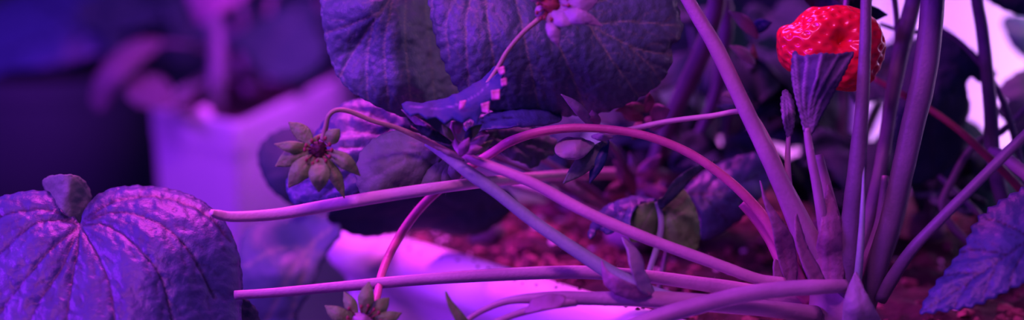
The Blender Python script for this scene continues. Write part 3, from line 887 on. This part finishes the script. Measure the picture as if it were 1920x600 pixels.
# leaf pieces to the right of the knot
blade('leaf', [(868, 232), (900, 214), (940, 200), (985, 193), (1020, 196), (1046, 210), (1052, 226), (1015, 236), (960, 240), (915, 244), (880, 250)],
      [(868, 232, .503), (940, 200, .512), (1020, 196, .512), (1052, 226, .508), (915, 244, .499), (965, 220, .502)], [[(870, 240), (960, 222), (1050, 222)], [(872, 236), (950, 208), (1020, 202)]], 'leaf_bright', back, step=5, pucker=0.0008, groove=7, vein_w=1.4)
blade('leaf', [(895, 240), (940, 234), (985, 240), (1025, 252), (1048, 270), (1040, 288), (1018, 300), (1000, 316), (980, 306), (960, 300), (935, 285), (905, 266)],
      [(895, 240, .513), (985, 240, .524), (1048, 270, .528), (1000, 316, .518), (935, 285, .514), (980, 268, .520)], [[(900, 250), (960, 264), (1035, 282)], [(950, 262), (985, 285), (1000, 310)]], 'leaf_under', back, step=5, pucker=0.0008, groove=8, vein_w=1.4, teeth=(4, 18), label='dull olive underside of a leaf')
# pale small leaves below the big leaf
blade('leaf', [(1040, 282), (1046, 267), (1066, 259), (1092, 260), (1114, 270), (1104, 285), (1088, 297), (1062, 298), (1046, 292)],
      [(1040, 282, .494), (1066, 259, .498), (1114, 270, .500), (1070, 298, .492), (1078, 278, .490)], [[(1112, 270), (1078, 280), (1045, 282)]], 'bract_pink', back, step=4, pucker=0.0004, groove=5, label='small pale oval leaf')
sepal('leaf_lobe', (1112, 240, .500), (1051, 176, .493), 20, 'bract_pink', back, bulge=-0.003, side=5)
sepal('leaf_lobe', (1116, 242, .505), (1110, 206, .498), 26, 'stipule', back)
sepal('leaf_lobe', (1135, 268, .502), (1055, 345, .498), 34, 'leaf_under', back, step=4)
sepal('leaf_lobe', (1138, 262, .503), (1105, 345, .500), 26, 'bract', back, step=4)
sepal('leaf_lobe', (1110, 256, .502), (1150, 258, .499), 14, 'bract_pink', back)
arc_stalk('petiole', P(1190, 425, .635), P(1130, 262, .506), 0.0013, 0.0009, 'stalk_dark', back, 0.1)
arc_stalk('petiole', P(1185, 425, .635), P(900, 245, .51), 0.0015, 0.001, 'stalk_dark', back, 0.0)
arc_stalk('petiole', P(1180, 425, .635), P(760, 238, .535), 0.0015, 0.001, 'stalk_dark', back, 0.0)
arc_stalk('petiole', P(1180, 425, .635), P(592, 256, .605), 0.0015, 0.001, 'stalk_dark', back, 0.0)

# dark leaf hanging over the planter edge
hang = thing('strawberry_plant', 'shaded strawberry plant whose dark leaves droop over the planter corner', 'plant', Vector((-0.012, 0.625, soil_h(Vector((-0.012, 0.625, 0))))))
vs, fs = ball_geo(hang.location + Vector((0, 0, 0.003)), 0.008, 12, 8, (1, 1, 1), 0.5, 9)
link_mesh('crown', vs, fs, 'stalk_dark', hang)
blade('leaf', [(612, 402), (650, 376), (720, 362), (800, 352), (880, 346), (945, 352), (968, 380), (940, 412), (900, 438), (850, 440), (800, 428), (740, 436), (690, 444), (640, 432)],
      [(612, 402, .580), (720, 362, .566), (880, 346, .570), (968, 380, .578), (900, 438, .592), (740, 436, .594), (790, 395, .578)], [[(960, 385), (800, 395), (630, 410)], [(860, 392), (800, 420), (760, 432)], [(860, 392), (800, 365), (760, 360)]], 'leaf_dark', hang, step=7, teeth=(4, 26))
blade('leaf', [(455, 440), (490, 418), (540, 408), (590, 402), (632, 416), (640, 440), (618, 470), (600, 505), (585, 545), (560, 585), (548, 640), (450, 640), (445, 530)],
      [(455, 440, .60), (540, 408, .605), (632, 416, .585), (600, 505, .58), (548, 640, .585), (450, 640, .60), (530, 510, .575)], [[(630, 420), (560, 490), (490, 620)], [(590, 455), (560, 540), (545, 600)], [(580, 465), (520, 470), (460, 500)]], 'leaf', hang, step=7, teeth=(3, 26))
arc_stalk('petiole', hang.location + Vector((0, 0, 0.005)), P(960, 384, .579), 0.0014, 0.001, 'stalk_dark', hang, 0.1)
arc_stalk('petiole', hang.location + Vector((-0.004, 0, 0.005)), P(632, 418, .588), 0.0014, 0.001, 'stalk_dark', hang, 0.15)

# ------------------------------------------------------------------ young plant on the soil, right of centre
KS = P(1222, 506, 0.525)
seed = thing('strawberry_plant', 'young strawberry plant with a folded dark green leaf standing on the soil', 'plant', Vector((KS.x, KS.y, soil_h(KS))))
stalk('petiole', [(1214, 520, .524, 11), (1222, 495, .523, 11), (1236, 450, .521, 12), (1240, 415, .52, 12), (1233, 378, .52, 12)], 'stalk_grey', seed)
blade('leaf', [(1233, 378), (1250, 366), (1266, 345), (1282, 356), (1296, 376), (1308, 405), (1312, 440), (1306, 472), (1280, 478), (1256, 470), (1240, 455), (1237, 415)],
      [(1233, 378, .523), (1266, 345, .53), (1308, 405, .528), (1306, 472, .525), (1240, 455, .525), (1270, 420, .519)], [[(1234, 380), (1265, 410), (1298, 460)], [(1250, 395), (1255, 430), (1258, 465)], [(1260, 405), (1285, 390), (1296, 380)]], 'leaf_olive', seed, step=4.5, pucker=0.0007, groove=9, vein_w=1.2, teeth=(1.5, 16), label='dark green leaflet')
blade('leaf', [(1231, 380), (1210, 381), (1194, 388), (1186, 405), (1180, 430), (1182, 452), (1200, 452), (1222, 448), (1234, 440), (1236, 410)],
      [(1231, 380, .521), (1194, 388, .52), (1180, 430, .522), (1234, 440, .525), (1210, 415, .5185)], [[(1231, 380), (1210, 415), (1195, 450)]], 'leaf_olive', seed, step=4, pucker=0.0006, groove=8, vein_w=1.2)
blade('leaf', [(1232, 378), (1215, 370), (1190, 368), (1160, 376), (1130, 392), (1112, 415), (1102, 442), (1110, 448), (1122, 430), (1140, 440), (1165, 428), (1180, 440), (1186, 405), (1200, 384)],
      [(1232, 378, .522), (1190, 368, .528), (1130, 392, .528), (1102, 442, .522), (1165, 428, .516), (1190, 395, .517)], [[(1225, 375), (1170, 395), (1112, 440)], [(1175, 392), (1165, 425), (1160, 430)]], 'leaf_bright', seed, step=4, pucker=0.0009, groove=8, vein_w=1.2, teeth=(2, 14), label='violet leaflet folded sideways')
blade('leaf', [(1233, 376), (1244, 368), (1262, 340), (1290, 318), (1325, 303), (1350, 302), (1322, 316), (1296, 336), (1276, 360), (1250, 385), (1238, 392)],
      [(1233, 376, .518), (1262, 340, .519), (1350, 302, .526), (1296, 336, .521), (1238, 392, .517)], [[(1236, 384), (1275, 345), (1345, 303)]], 'leaf_dark', seed, step=4)
blade('leaf', [(1276, 372), (1300, 340), (1340, 312), (1385, 294), (1425, 288), (1452, 310), (1440, 350), (1410, 390), (1370, 425), (1330, 448), (1314, 445), (1312, 405), (1298, 375)],
      [(1276, 372, .548), (1340, 312, .56), (1425, 288, .565), (1440, 350, .56), (1370, 425, .55), (1314, 445, .546), (1360, 360, .547)], [[(1290, 365), (1350, 360), (1440, 320)], [(1310, 362), (1350, 400), (1365, 425)], [(1330, 362), (1380, 380), (1410, 385)], [(1320, 360), (1350, 330), (1390, 300)]], 'leaf_bright', seed, step=5, pucker=0.001, groove=9, vein_w=1.5, side_veins=(26, 24), teeth=(2, 16), label='blue tinted leaflet')
arc_stalk('petiole', seed.location + Vector((0.002, 0.004, 0.002)), P(1280, 372, .549), 0.0011, 0.0009, 'stalk_dark', seed, 0.1)

# ------------------------------------------------------------------ plant at the right edge
KR = P(1950, 500, 0.55)
rp = thing('strawberry_plant', 'strawberry plant at the right edge with one large blue violet toothed leaf', 'plant', Vector((KR.x, KR.y, soil_h(KR))))
blade('leaf', [(1990, 330), (1930, 348), (1885, 372), (1842, 402), (1822, 430), (1812, 455), (1795, 478), (1776, 505), (1752, 535), (1736, 560), (1726, 588), (1760, 586), (1800, 580), (1835, 572), (1872, 555), (1915, 535), (1990, 510)],
      [(1990, 330, .49), (1885, 372, .487), (1822, 430, .481), (1752, 535, .472), (1726, 588, .470), (1835, 572, .462), (1990, 510, .462), (1870, 470, .468)],
      [[(1990, 400), (1900, 470), (1800, 540), (1732, 584)], [(1930, 445), (1880, 420), (1845, 410)], [(1890, 478), (1830, 470), (1800, 475)], [(1840, 512), (1790, 515), (1765, 522)], [(1930, 450), (1900, 510), (1890, 550)], [(1870, 492), (1850, 540), (1840, 568)], [(1820, 528), (1800, 555), (1790, 578)]], 'leaf_bright', rp, step=5, pucker=0.0009, groove=13, vein_w=1.8, side_veins=(30, 26), bumps=0.0003, teeth=(9, 24), label='large leaf with toothed lower edge')
stalk('petiole', [(1636, 146, .549, 10), (1690, 176, .547, 12), (1745, 206, .543, 13), (1800, 246, .532, 14), (1850, 292, .534, 15), (1900, 340, .538, 16), (1950, 410, .545, 18), (1960, 500, .55, 20)], 'stalk_deep', rp, label='thin deep red stalk')
stalk('petiole', [(1905, -90, .575, 14), (1862, -70, .558, 19), (1832, -20, .545, 22), (1842, 60, .547, 24), (1852, 150, .548, 25), (1858, 220, .548, 26), (1862, 290, .548, 28), (1885, 390, .549, 28), (1945, 500, .55, 28)], 'stalk_dark', rp)
stalk('petiole', [(1940, 190, .56, 12), (1880, 245, .557, 14), (1830, 270, .553, 14), (1790, 330, .552, 14), (1770, 400, .552, 14), (1850, 480, .553, 14), (1940, 505, .552, 14)], 'stalk_dark', rp)
stalk('petiole', [(1856, 280, .53, 12), (1880, 292, .525, 22), (1905, 312, .52, 24), (1945, 345, .515, 24)], 'stalk', rp)
stalk('petiole', [(1650, 45, .556, 7), (1700, 60, .556, 9), (1770, 60, .555, 9), (1830, 110, .553, 10), (1880, 190, .552, 12), (1920, 330, .551, 14), (1950, 490, .551, 16)], 'stalk_dark', rp)
stalk('petiole', [(1990, 400, .49, 16), (2000, 440, .51, 18), (1990, 490, .54, 20), (1955, 520, .55, 22)], 'stalk', rp)

# dark and blurred leaves in front of the reflector panel
def rleaf(ol, ctrl, veins, mat, d0, **kw):
    q = blade('leaf', ol, [(x, y, d0 + e) for x, y, e in ctrl], veins, mat, rp, **{**dict(step=6, pucker=0.0008, groove=10, teeth=(3, 22)), **kw})
    a = min(ol, key=lambda p: (p[0] - 1950) ** 2 + (p[1] - 500) ** 2)
    e = min(ctrl, key=lambda p: (p[0] - a[0]) ** 2 + (p[1] - a[1]) ** 2)[2]
    arc_stalk('petiole', Vector((KR.x, KR.y, soil_h(KR) + 0.004)), P(a[0], a[1], d0 + e), 0.0014, 0.001, 'stalk_dark', rp, 0.02)
    return q


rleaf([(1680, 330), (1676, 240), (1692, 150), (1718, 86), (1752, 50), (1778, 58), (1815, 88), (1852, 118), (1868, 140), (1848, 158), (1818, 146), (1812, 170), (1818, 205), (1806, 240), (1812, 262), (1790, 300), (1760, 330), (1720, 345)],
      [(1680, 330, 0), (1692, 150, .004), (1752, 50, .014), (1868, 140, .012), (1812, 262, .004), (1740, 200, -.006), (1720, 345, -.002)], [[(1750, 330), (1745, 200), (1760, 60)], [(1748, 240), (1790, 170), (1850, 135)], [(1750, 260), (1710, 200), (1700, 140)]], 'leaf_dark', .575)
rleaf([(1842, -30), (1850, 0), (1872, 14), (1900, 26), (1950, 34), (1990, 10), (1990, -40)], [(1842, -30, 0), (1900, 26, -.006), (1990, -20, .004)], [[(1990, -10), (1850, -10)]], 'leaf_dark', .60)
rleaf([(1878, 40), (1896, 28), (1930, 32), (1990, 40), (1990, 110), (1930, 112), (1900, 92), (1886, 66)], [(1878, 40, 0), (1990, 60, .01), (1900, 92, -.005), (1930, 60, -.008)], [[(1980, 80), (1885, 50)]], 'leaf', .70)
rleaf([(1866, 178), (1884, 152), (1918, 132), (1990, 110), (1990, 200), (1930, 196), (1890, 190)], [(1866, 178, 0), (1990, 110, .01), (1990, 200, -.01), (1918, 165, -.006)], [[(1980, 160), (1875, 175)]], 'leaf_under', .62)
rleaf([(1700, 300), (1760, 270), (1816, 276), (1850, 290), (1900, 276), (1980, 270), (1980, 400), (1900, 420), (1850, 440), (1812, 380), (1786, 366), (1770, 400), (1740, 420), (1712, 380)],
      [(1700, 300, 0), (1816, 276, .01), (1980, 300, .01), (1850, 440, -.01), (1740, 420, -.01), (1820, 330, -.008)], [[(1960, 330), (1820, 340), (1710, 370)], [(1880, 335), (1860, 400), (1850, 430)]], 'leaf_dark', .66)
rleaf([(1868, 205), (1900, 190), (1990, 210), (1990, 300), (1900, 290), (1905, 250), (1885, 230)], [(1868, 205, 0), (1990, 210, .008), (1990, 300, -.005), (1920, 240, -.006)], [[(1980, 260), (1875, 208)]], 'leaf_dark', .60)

tri_leaf('leaf', P(1905, -90, .575), Vector((1, 0.25, -0.1)), Vector((0.1, -0.2, 1)), .036, 'leaf', rp, 77, droop=0.4)
# unseen leaves ending the tall stalks, added above the view partly for shade below
for (x, y, d), (x0, y0, d0, w0), yaw, L in (((1790, -120, .492), (1750, -20, .49, 44), 330, .07), ((1745, -190, .545), (1718, -20, .535, 30), 60, .07), ((1195, -215, .50), (1278, -20, .487, 24), 75, .055), ((1640, -215, .49), (1624, -20, .484, 20), 100, .05)):
    q = stalk('petiole', [(x0, y0, d0, w0), ((x0 + x) / 2, (y0 + y) / 2, (d0 + d) / 2, w0 * .95), (x, y, d, w0 * .85)], 'stalk', plant)
    tri_leaf('leaf', P(x, y, d), Vector((math.cos(R(yaw)), math.sin(R(yaw)), 0.05)), Vector((0.1, -0.1, 1)), L, 'leaf', q, int(x), droop=0.35, spread=80)

# ------------------------------------------------------------------ strawberry
def strawberry():
    c = P(1556, 90, 0.507)
    t = thing('strawberry', 'ripe red knobbly strawberry hanging between the stalks at the upper right', 'fruit', c)
    sx, sz, sy = 96 * .507 / F, 77 * .507 / F, 0.0145
    seg, rings_ = 200, 130
    dirs = []
    n = 230
    for i in range(n):
        z = 1 - 2 * (i + 0.5) / n; r_ = math.sqrt(1 - z * z); th = PI * (1 + 5 ** 0.5) * i
        dirs.append((r_ * math.cos(th), r_ * math.sin(th), z))
    D = np.array(dirs)
    hole = Vector((0.14, -0.93, 0.34)).normalized()
    vs, vein = [], []
    for i in range(rings_ + 1):
        ph = PI * i / rings_
        for k in range(seg):
            th = 2 * PI * k / seg
            v = Vector((math.sin(ph) * math.cos(th), math.sin(ph) * math.sin(th), math.cos(ph)))
            sq = (abs(v.x) ** 2.5 + abs(v.y) ** 2.5 + abs(v.z) ** 2.5) ** (-1 / 2.5)
            w = v * sq
            r_ = 1 + 0.07 * noise.noise(v * 1.7 + Vector((4, 1, 2))) + 0.035 * noise.noise(v * 4.2 + Vector((1, 5, 2)))
            # shoulder step cut out at the upper left, narrowing to the lower right
            r_ -= 0.16 * math.exp(-((v.x + 0.72) ** 2 + (v.z - 0.66) ** 2) / 0.05)
            r_ -= 0.20 * math.exp(-((v.x + 0.62) ** 2 + (v.z + 0.80) ** 2) / 0.12)
            r_ += 0.06 * math.exp(-((v.x - 0.4) ** 2 + (v.z + 0.9) ** 2) / 0.1)
            h = max(-1, min(1, v.dot(hole)))
            a = math.acos(h)
            r_ -= 0.30 * math.exp(-(a / 0.20) ** 2) + 0.13 * math.exp(-(a / 0.50) ** 2)
            dots = D @ np.array(v)
            aa = math.acos(min(1, dots.max()))
            r_ -= 0.050 * math.exp(-(aa / 0.055) ** 2)
            r_ += 0.034 * math.exp(-(aa / 0.024) ** 2)
            r_ += 0.02 * (1 - math.exp(-(aa / 0.09) ** 2))
            vein.append(math.exp(-(aa / 0.022) ** 2))
            vs.append(c + Vector((w.x * sx, w.y * sy, w.z * sz)) * r_)
    fs = []
    for i in range(rings_):
        for k in range(seg):
            a = i * seg + k; b = i * seg + (k + 1) % seg
            fs.append((a, a + seg, b + seg, b))
    link_mesh('flesh', vs, fs, 'berry', t, vein=vein)
    top = (1585, 22, .517)
    cal = None
    for tip, w in (((1500, -8, .520), 36), ((1540, -26, .523), 34), ((1640, -14, .522), 36), ((1665, 28, .526), 34), ((1530, 36, .532), 36), ((1618, 48, .534), 36)):
        sepal('sepal', top, tip, w, 'leaf_dark', t, bulge=0.003, step=4)
    stalk('stem', [(1584, 30, .516, 12), (1588, 0, .520, 11), (1598, -40, .524, 11), (1640, -60, .528, 11)], 'stalk', t)
    return t


strawberry()
stalk('pedicel', [(1640, -60, .528, 11), (1668, -40, .532, 11), (1682, 60, .545, 11), (1668, 200, .54, 12), (1640, 380, .525, 14), (1600, 540, .51, 18)], 'stalk_dark', plant)


# ------------------------------------------------------------------ spent flowers
def flower(label, c, rec, sepals, stamens, mat='sepal', rmat='receptacle', seed=0):
    """c = centre (px,py,d), rec = receptacle radius px"""
    w = P(*c)
    t = thing('strawberry_flower', label, 'flower', w, None)
    vs, fs = ball_geo(w, rec * c[2] / F, 18, 12, (1, 0.8, 1), 0.35, seed)
    rc = link_mesh('receptacle', vs, fs, rmat, t)
    
    for k, (b, tip, wd, bulge, side) in enumerate(sepals):
        sepal('sepal', b, tip, wd, mat, t, bulge=bulge, side=side, step=2.6, seed=seed + k)
    rng = random.Random(seed)
    for k in range(stamens):
        th = 2 * PI * (k + rng.uniform(-.3, .3)) / stamens
        r0 = rec * 0.8; r1 = rec * rng.uniform(1.15, 1.7)
        a = P(c[0] + r0 * math.cos(th), c[1] + r0 * math.sin(th), c[2] - 0.001)
        b = P(c[0] + r1 * math.cos(th), c[1] + r1 * math.sin(th), c[2] - 0.003 - rng.uniform(0, .002))
        vs, fs = tube_geo([(*a.lerp(b, q), 0.00022) for q in (0, .5, 1)], 6, 0, 0)
        v2, f2 = ball_geo(b, 0.0006, 7, 5, (1, 1, 1.3), 0.3, k)
        bb = len(vs)
        link_mesh('stamen', list(vs) + v2, list(fs) + [tuple(i + bb for i in f) for f in f2], 'anther', rc)
    return t


flower('withered flower with tan sepals and dark centre nodding from a hooked pale stalk', (597, 282, .474), 17,
       [((585, 268, .476), (541, 229, .478), 30, -.001, 2), ((582, 276, .475), (514, 270, .473), 22, -.003, -3), ((582, 284, .474), (516, 312, .476), 34, -.002, 4), ((588, 294, .473), (541, 352, .472), 38, -.004, 3),
        ((600, 298, .472), (598, 360, .470), 40, -.005, 0), ((608, 294, .473), (646, 372, .476), 24, -.002, -3), ((613, 284, .474), (676, 330, .474), 28, -.004, -5), ((612, 268, .476), (637, 242, .474), 28, -.002, 0), ((596, 264, .477), (590, 256, .478), 34, -.001, 0)], 12, seed=11)
flower('withered flower facing upward at the bottom edge below the long stalk', (680, 606, .470), 22,
       [((662, 602, .470), (609, 573, .470), 30, -.002, -3), ((668, 592, .471), (645, 547, .473), 24, -.002, 0), ((682, 588, .469), (692, 528, .470), 30, -.003, 0), ((694, 594, .470), (730, 558, .472), 30, -.002, 0), ((698, 602, .470), (754, 586, .470), 26, -.002, 3),
        ((676, 620, .466), (640, 640, .466), 30, -.003, 0), ((690, 620, .466), (715, 640, .466), 30, -.003, 0)], 14, rmat='stalk', seed=14)
flower('spent flower with pink sepals and red stamens against the big hanging leaf', (1034, 10, .468), 20,
       [((1046, 10, .467), (1128, -8, .466), 46, -.004, 4), ((1046, 22, .466), (1130, 49, .464), 26, -.003, -5), ((1050, 28, .464), (1112, 40, .460), 30, -.003, -3), ((1032, 26, .466), (1047, 88, .464), 26, -.003, 2), ((1022, 14, .468), (1004, 30, .470), 22, -.002, 0),
        ((1022, 2, .468), (985, -30, .468), 34, -.003, 0), ((1040, -8, .467), (1070, -50, .466), 40, -.003, 0), ((1036, 24, .465), (1072, 46, .461), 28, -.002, 3)], 16, mat='bract_pink', rmat='anther', seed=17)

# ------------------------------------------------------------------ withered bits behind the arch
def dried(label, base, pieces, group=None):
    w = P(*base)
    t = thing('dried_leaf', label, 'leaf', w, group)
    for k, (b, tip, wd, mt) in enumerate(pieces):
        sepal('leaf_lobe', b, tip, wd, mt, t, bulge=-0.003, side=4 * (-1) ** k, step=4, seed=k)
    return t


dried('withered pink brown leaf scraps caught between the stalks under the big leaf', (1200, 215, .535),
      [((1215, 205, .536), (1152, 208, .53), 22, 'dried'), ((1205, 225, .538), (1160, 192, .535), 26, 'dried'), ((1212, 210, .534), (1216, 172, .53), 18, 'dried'), ((1222, 222, .536), (1256, 205, .53), 34, 'stipule'), ((1210, 225, .54), (1250, 232, .534), 26, 'stipule'), ((1200, 228, .54), (1185, 262, .535), 24, 'dried')])
dried('curled withered leaf with a wavy pale edge left of the strawberry', (1400, 60, .54),
      [((1420, 70, .541), (1366, 20, .535), 24, 'bract_pink'), ((1410, 60, .543), (1448, 42, .535), 26, 'bract'), ((1415, 120, .545), (1366, 85, .538), 20, 'bract_pink'), ((1420, 110, .54), (1412, 82, .536), 12, 'dried'), ((1400, 185, .545), (1352, 178, .538), 16, 'bract_pink'), ((1390, 200, .545), (1342, 198, .54), 14, 'bract')])
dried('dead leaf scraps lying among the shaded stalks in the middle', (1190, 345, .58),
      [((1190, 360, .582), (1150, 300, .575), 30, 'dried'), ((1195, 350, .585), (1240, 290, .58), 30, 'stipule'), ((1180, 350, .58), (1130, 370, .575), 26, 'dried'), ((1200, 350, .58), (1270, 380, .575), 24, 'dried'), ((1185, 340, .58), (1180, 285, .575), 16, 'bract_pink')])

# ------------------------------------------------------------------ undergrowth behind
UG = 'shaded strawberry plants behind the main stalks'
note_obstacles()
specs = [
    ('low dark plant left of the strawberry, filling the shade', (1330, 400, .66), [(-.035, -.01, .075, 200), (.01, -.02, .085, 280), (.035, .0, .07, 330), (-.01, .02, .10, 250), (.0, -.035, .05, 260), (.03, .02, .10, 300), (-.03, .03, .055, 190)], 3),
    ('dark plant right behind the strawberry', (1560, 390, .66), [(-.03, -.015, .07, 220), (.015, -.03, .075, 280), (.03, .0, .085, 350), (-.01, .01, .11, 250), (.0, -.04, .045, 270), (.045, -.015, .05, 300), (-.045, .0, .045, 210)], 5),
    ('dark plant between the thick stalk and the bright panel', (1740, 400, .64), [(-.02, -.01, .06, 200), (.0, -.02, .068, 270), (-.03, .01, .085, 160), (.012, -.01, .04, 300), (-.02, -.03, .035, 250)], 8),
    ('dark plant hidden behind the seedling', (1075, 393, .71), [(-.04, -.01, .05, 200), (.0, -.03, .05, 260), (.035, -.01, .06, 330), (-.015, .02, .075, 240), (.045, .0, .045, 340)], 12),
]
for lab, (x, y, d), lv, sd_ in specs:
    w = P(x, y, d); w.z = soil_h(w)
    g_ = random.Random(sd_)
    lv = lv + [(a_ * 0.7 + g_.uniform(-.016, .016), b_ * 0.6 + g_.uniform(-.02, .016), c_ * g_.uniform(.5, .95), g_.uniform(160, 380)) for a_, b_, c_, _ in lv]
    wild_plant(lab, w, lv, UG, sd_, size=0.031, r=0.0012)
# loose thin stalks of the shaded plants
# ------------------------------------------------------------------ plants in the far pots
FG = 'blurred plants in the pots behind'
fp = wild_plant('blurred plant standing in the square white pot behind', (-0.19, 1.03, -0.003), [(-.05, .05, .055, 215), (.0, .06, .05, 250), (.05, .06, .06, 330), (-.09, .05, .05, 200), (.02, .08, .09, 80), (-.03, .08, .085, 140)], FG, 20, 'leaf_dark', 'stalk_dark', 0.06, 0.003)


def fleaf(ol, ctrl, veins, mt, **k):
    blade('leaf', ol, ctrl, veins, mt, fp, **{**dict(step=9, pucker=0.001, groove=12, teeth=(3, 24)), **k})
    a = ol[0]
    arc_stalk('petiole', fp.location + Vector((0, 0, .004)), P(a[0], a[1], ctrl[0][2]), 0.0024, 0.0018, 'stalk_dark', fp, .15)


fleaf([(305, 82), (268, 72), (222, 92), (186, 132), (170, 182), (182, 208), (202, 204), (226, 160), (262, 122)], [(305, 82, .96), (222, 92, .93), (170, 182, .91), (202, 204, .91), (225, 140, .90)], [[(300, 85), (225, 125), (182, 200)]], 'leaf_mauve')
fleaf([(330, 190), (310, 150), (275, 140), (245, 152), (236, 178), (262, 200), (300, 205)], [(330, 190, .91), (275, 140, .93), (236, 178, .90), (300, 205, .89)], [[(325, 190), (245, 165)]], 'leaf_mauve')
fleaf([(400, -30), (350, -20), (356, 12), (372, 44), (388, 40), (420, 22), (450, 4), (480, -30)], [(400, -30, 1.02), (356, 12, 1.0), (372, 44, .98), (450, 4, 1.0), (400, 10, .98)], [[(400, -30), (385, 10), (376, 40)]], 'stipule')
fleaf([(300, 10), (210, -30), (60, -20), (-40, 40), (-60, 150), (20, 132), (90, 128), (170, 110), (260, 70)], [(300, 10, 1.12), (60, -20, 1.12), (-60, 150, 1.06), (170, 110, 1.05), (110, 60, 1.05)], [[(290, 12), (120, 60), (-50, 130)], [(180, 40), (140, 80), (130, 115)], [(150, 50), (90, 10), (60, -15)]], 'leaf_bright')
fleaf([(560, 20), (500, 30), (440, 70), (470, 120), (520, 150), (580, 140), (610, 90)], [(560, 20, 1.03), (440, 70, 1.0), (520, 150, .98), (610, 90, 1.02)], [[(560, 25), (510, 90), (500, 140)]], 'leaf_dark')
stalk('petiole', [(402, 205, .96, 38), (405, 160, .955, 36), (408, 100, .96, 34), (400, 40, .97, 30)], 'stalk_dark', fp)
wild_plant('blurred plant behind the big hanging leaf', (0.06, 1.22, -0.013), [(-.06, -.05, .06, 215), (.0, -.06, .06, 250), (.07, -.04, .07, 330), (-.1, .0, .07, 180), (.02, .03, .1, 80), (.1, .0, .05, 0)], FG, 23, 'leaf_dark', 'stalk', 0.075, 0.003)
rb = round_pot('dark far pot in the upper left corner', -0.50, 1.55, 0.11, -0.06, pm='floor')
wild_plant('far blurred plant in the upper left corner', (-0.50, 1.55, -0.063), [(-.06, -.05, .07, 215), (.0, -.06, .07, 250), (.08, -.03, .075, 330), (-.1, .0, .08, 180), (.02, .03, .12, 80), (.12, .02, .08, 10), (-.04, .05, .13, 140), (.06, .04, .13, 60)], FG, 26, 'leaf', 'stalk', 0.09, 0.004)

CROWNS = [o.location.copy() for o in C.objects if o.name.startswith('strawberry_plant')]


def clear(p, e):
    return all((p.x - q.x) ** 2 + (p.y - q.y) ** 2 > e * e for q in CROWNS)


PERL = []
scatter('perlite', 'perlite', 100, 0.001, 0.0024, 'pale pink perlite grains strewn over the potting soil', 'perlite', 5, lambda p, g: p.y < 0.66 and p.x < 0.2 and in_trough(p, 0.024) and clear(p, 0.013) and (PERL.append((p.x, p.y)) or True))
scatter('soil_crumbs', 'chip', 1200, 0.0012, 0.0038, 'reddish brown crumbs of loose potting soil in the white planter', 'soil', 3, lambda p, g: p.y < 0.80 and p.x < 0.28 and in_trough(p, 0.031) and clear(p, 0.013) and (p.x < 0.07 or g.random() < 0.25) and all((p.x - q[0]) ** 2 + (p.y - q[1]) ** 2 > 0.006 ** 2 for q in PERL))  # crumbs thinned on the right to darken the soil in place of shade


# ------------------------------------------------------------------ lamps
def area(name, loc, aim, sx, sy, color, energy, spread=180):
    l = bpy.data.lights.new(name, 'AREA'); l.shape = 'RECTANGLE'; l.size = sx; l.size_y = sy
    l.color = color; l.energy = energy; l.spread = R(spread)
    o = bpy.data.objects.new(name, l); C.objects.link(o)
    o.location = loc
    o.rotation_euler = (Vector(aim) - Vector(loc)).to_track_quat('-Z', 'Y').to_euler()
    return o


area('grow_lamp_violet', (-0.72, 0.30, 0.40), (-0.08, 0.53, 0.0), 0.6, 0.08, (0.33, 0.018, 1.0), 14)
area('grow_lamp_magenta', (-0.10, 0.84, 0.60), (-0.05, 0.57, 0.0), 0.4, 0.06, (1.0, 0.06, 0.85), 1.3, 60)
area('added_light_panel', (0.56, 0.58, 0.50), (0.50, 0.82, 0.05), 0.3, 0.06, (0.85, 0.45, 1.0), 3.0, 60)  # unseen lamp added to brighten the panel
area('grow_lamp_pink', (-0.20, 0.06, 0.7), (0.02, 0.5, 0.0), 0.3, 0.08, (0.80, 0.10, 0.72), 2.2, 110)

area('added_light_rear', (0.06, 0.92, 0.40), (-0.15, 1.0, -0.06), 0.25, 0.06, (0.62, 0.04, 1.0), 0.8, 60)  # unseen lamp added to brighten the right face of the square pot

w = bpy.data.worlds.new('world'); bpy.context.scene.world = w
w.use_nodes = True
bg = w.node_tree.nodes['Background']
bg.inputs[0].default_value = (0.10, 0.045, 0.60, 1)
bg.inputs[1].default_value = 0.36

vs_ = bpy.context.scene.view_settings
vs_.view_transform = 'Standard'; vs_.look = 'None'; vs_.gamma = 1; vs_.use_curve_mapping = False
vs_.exposure = 0.0
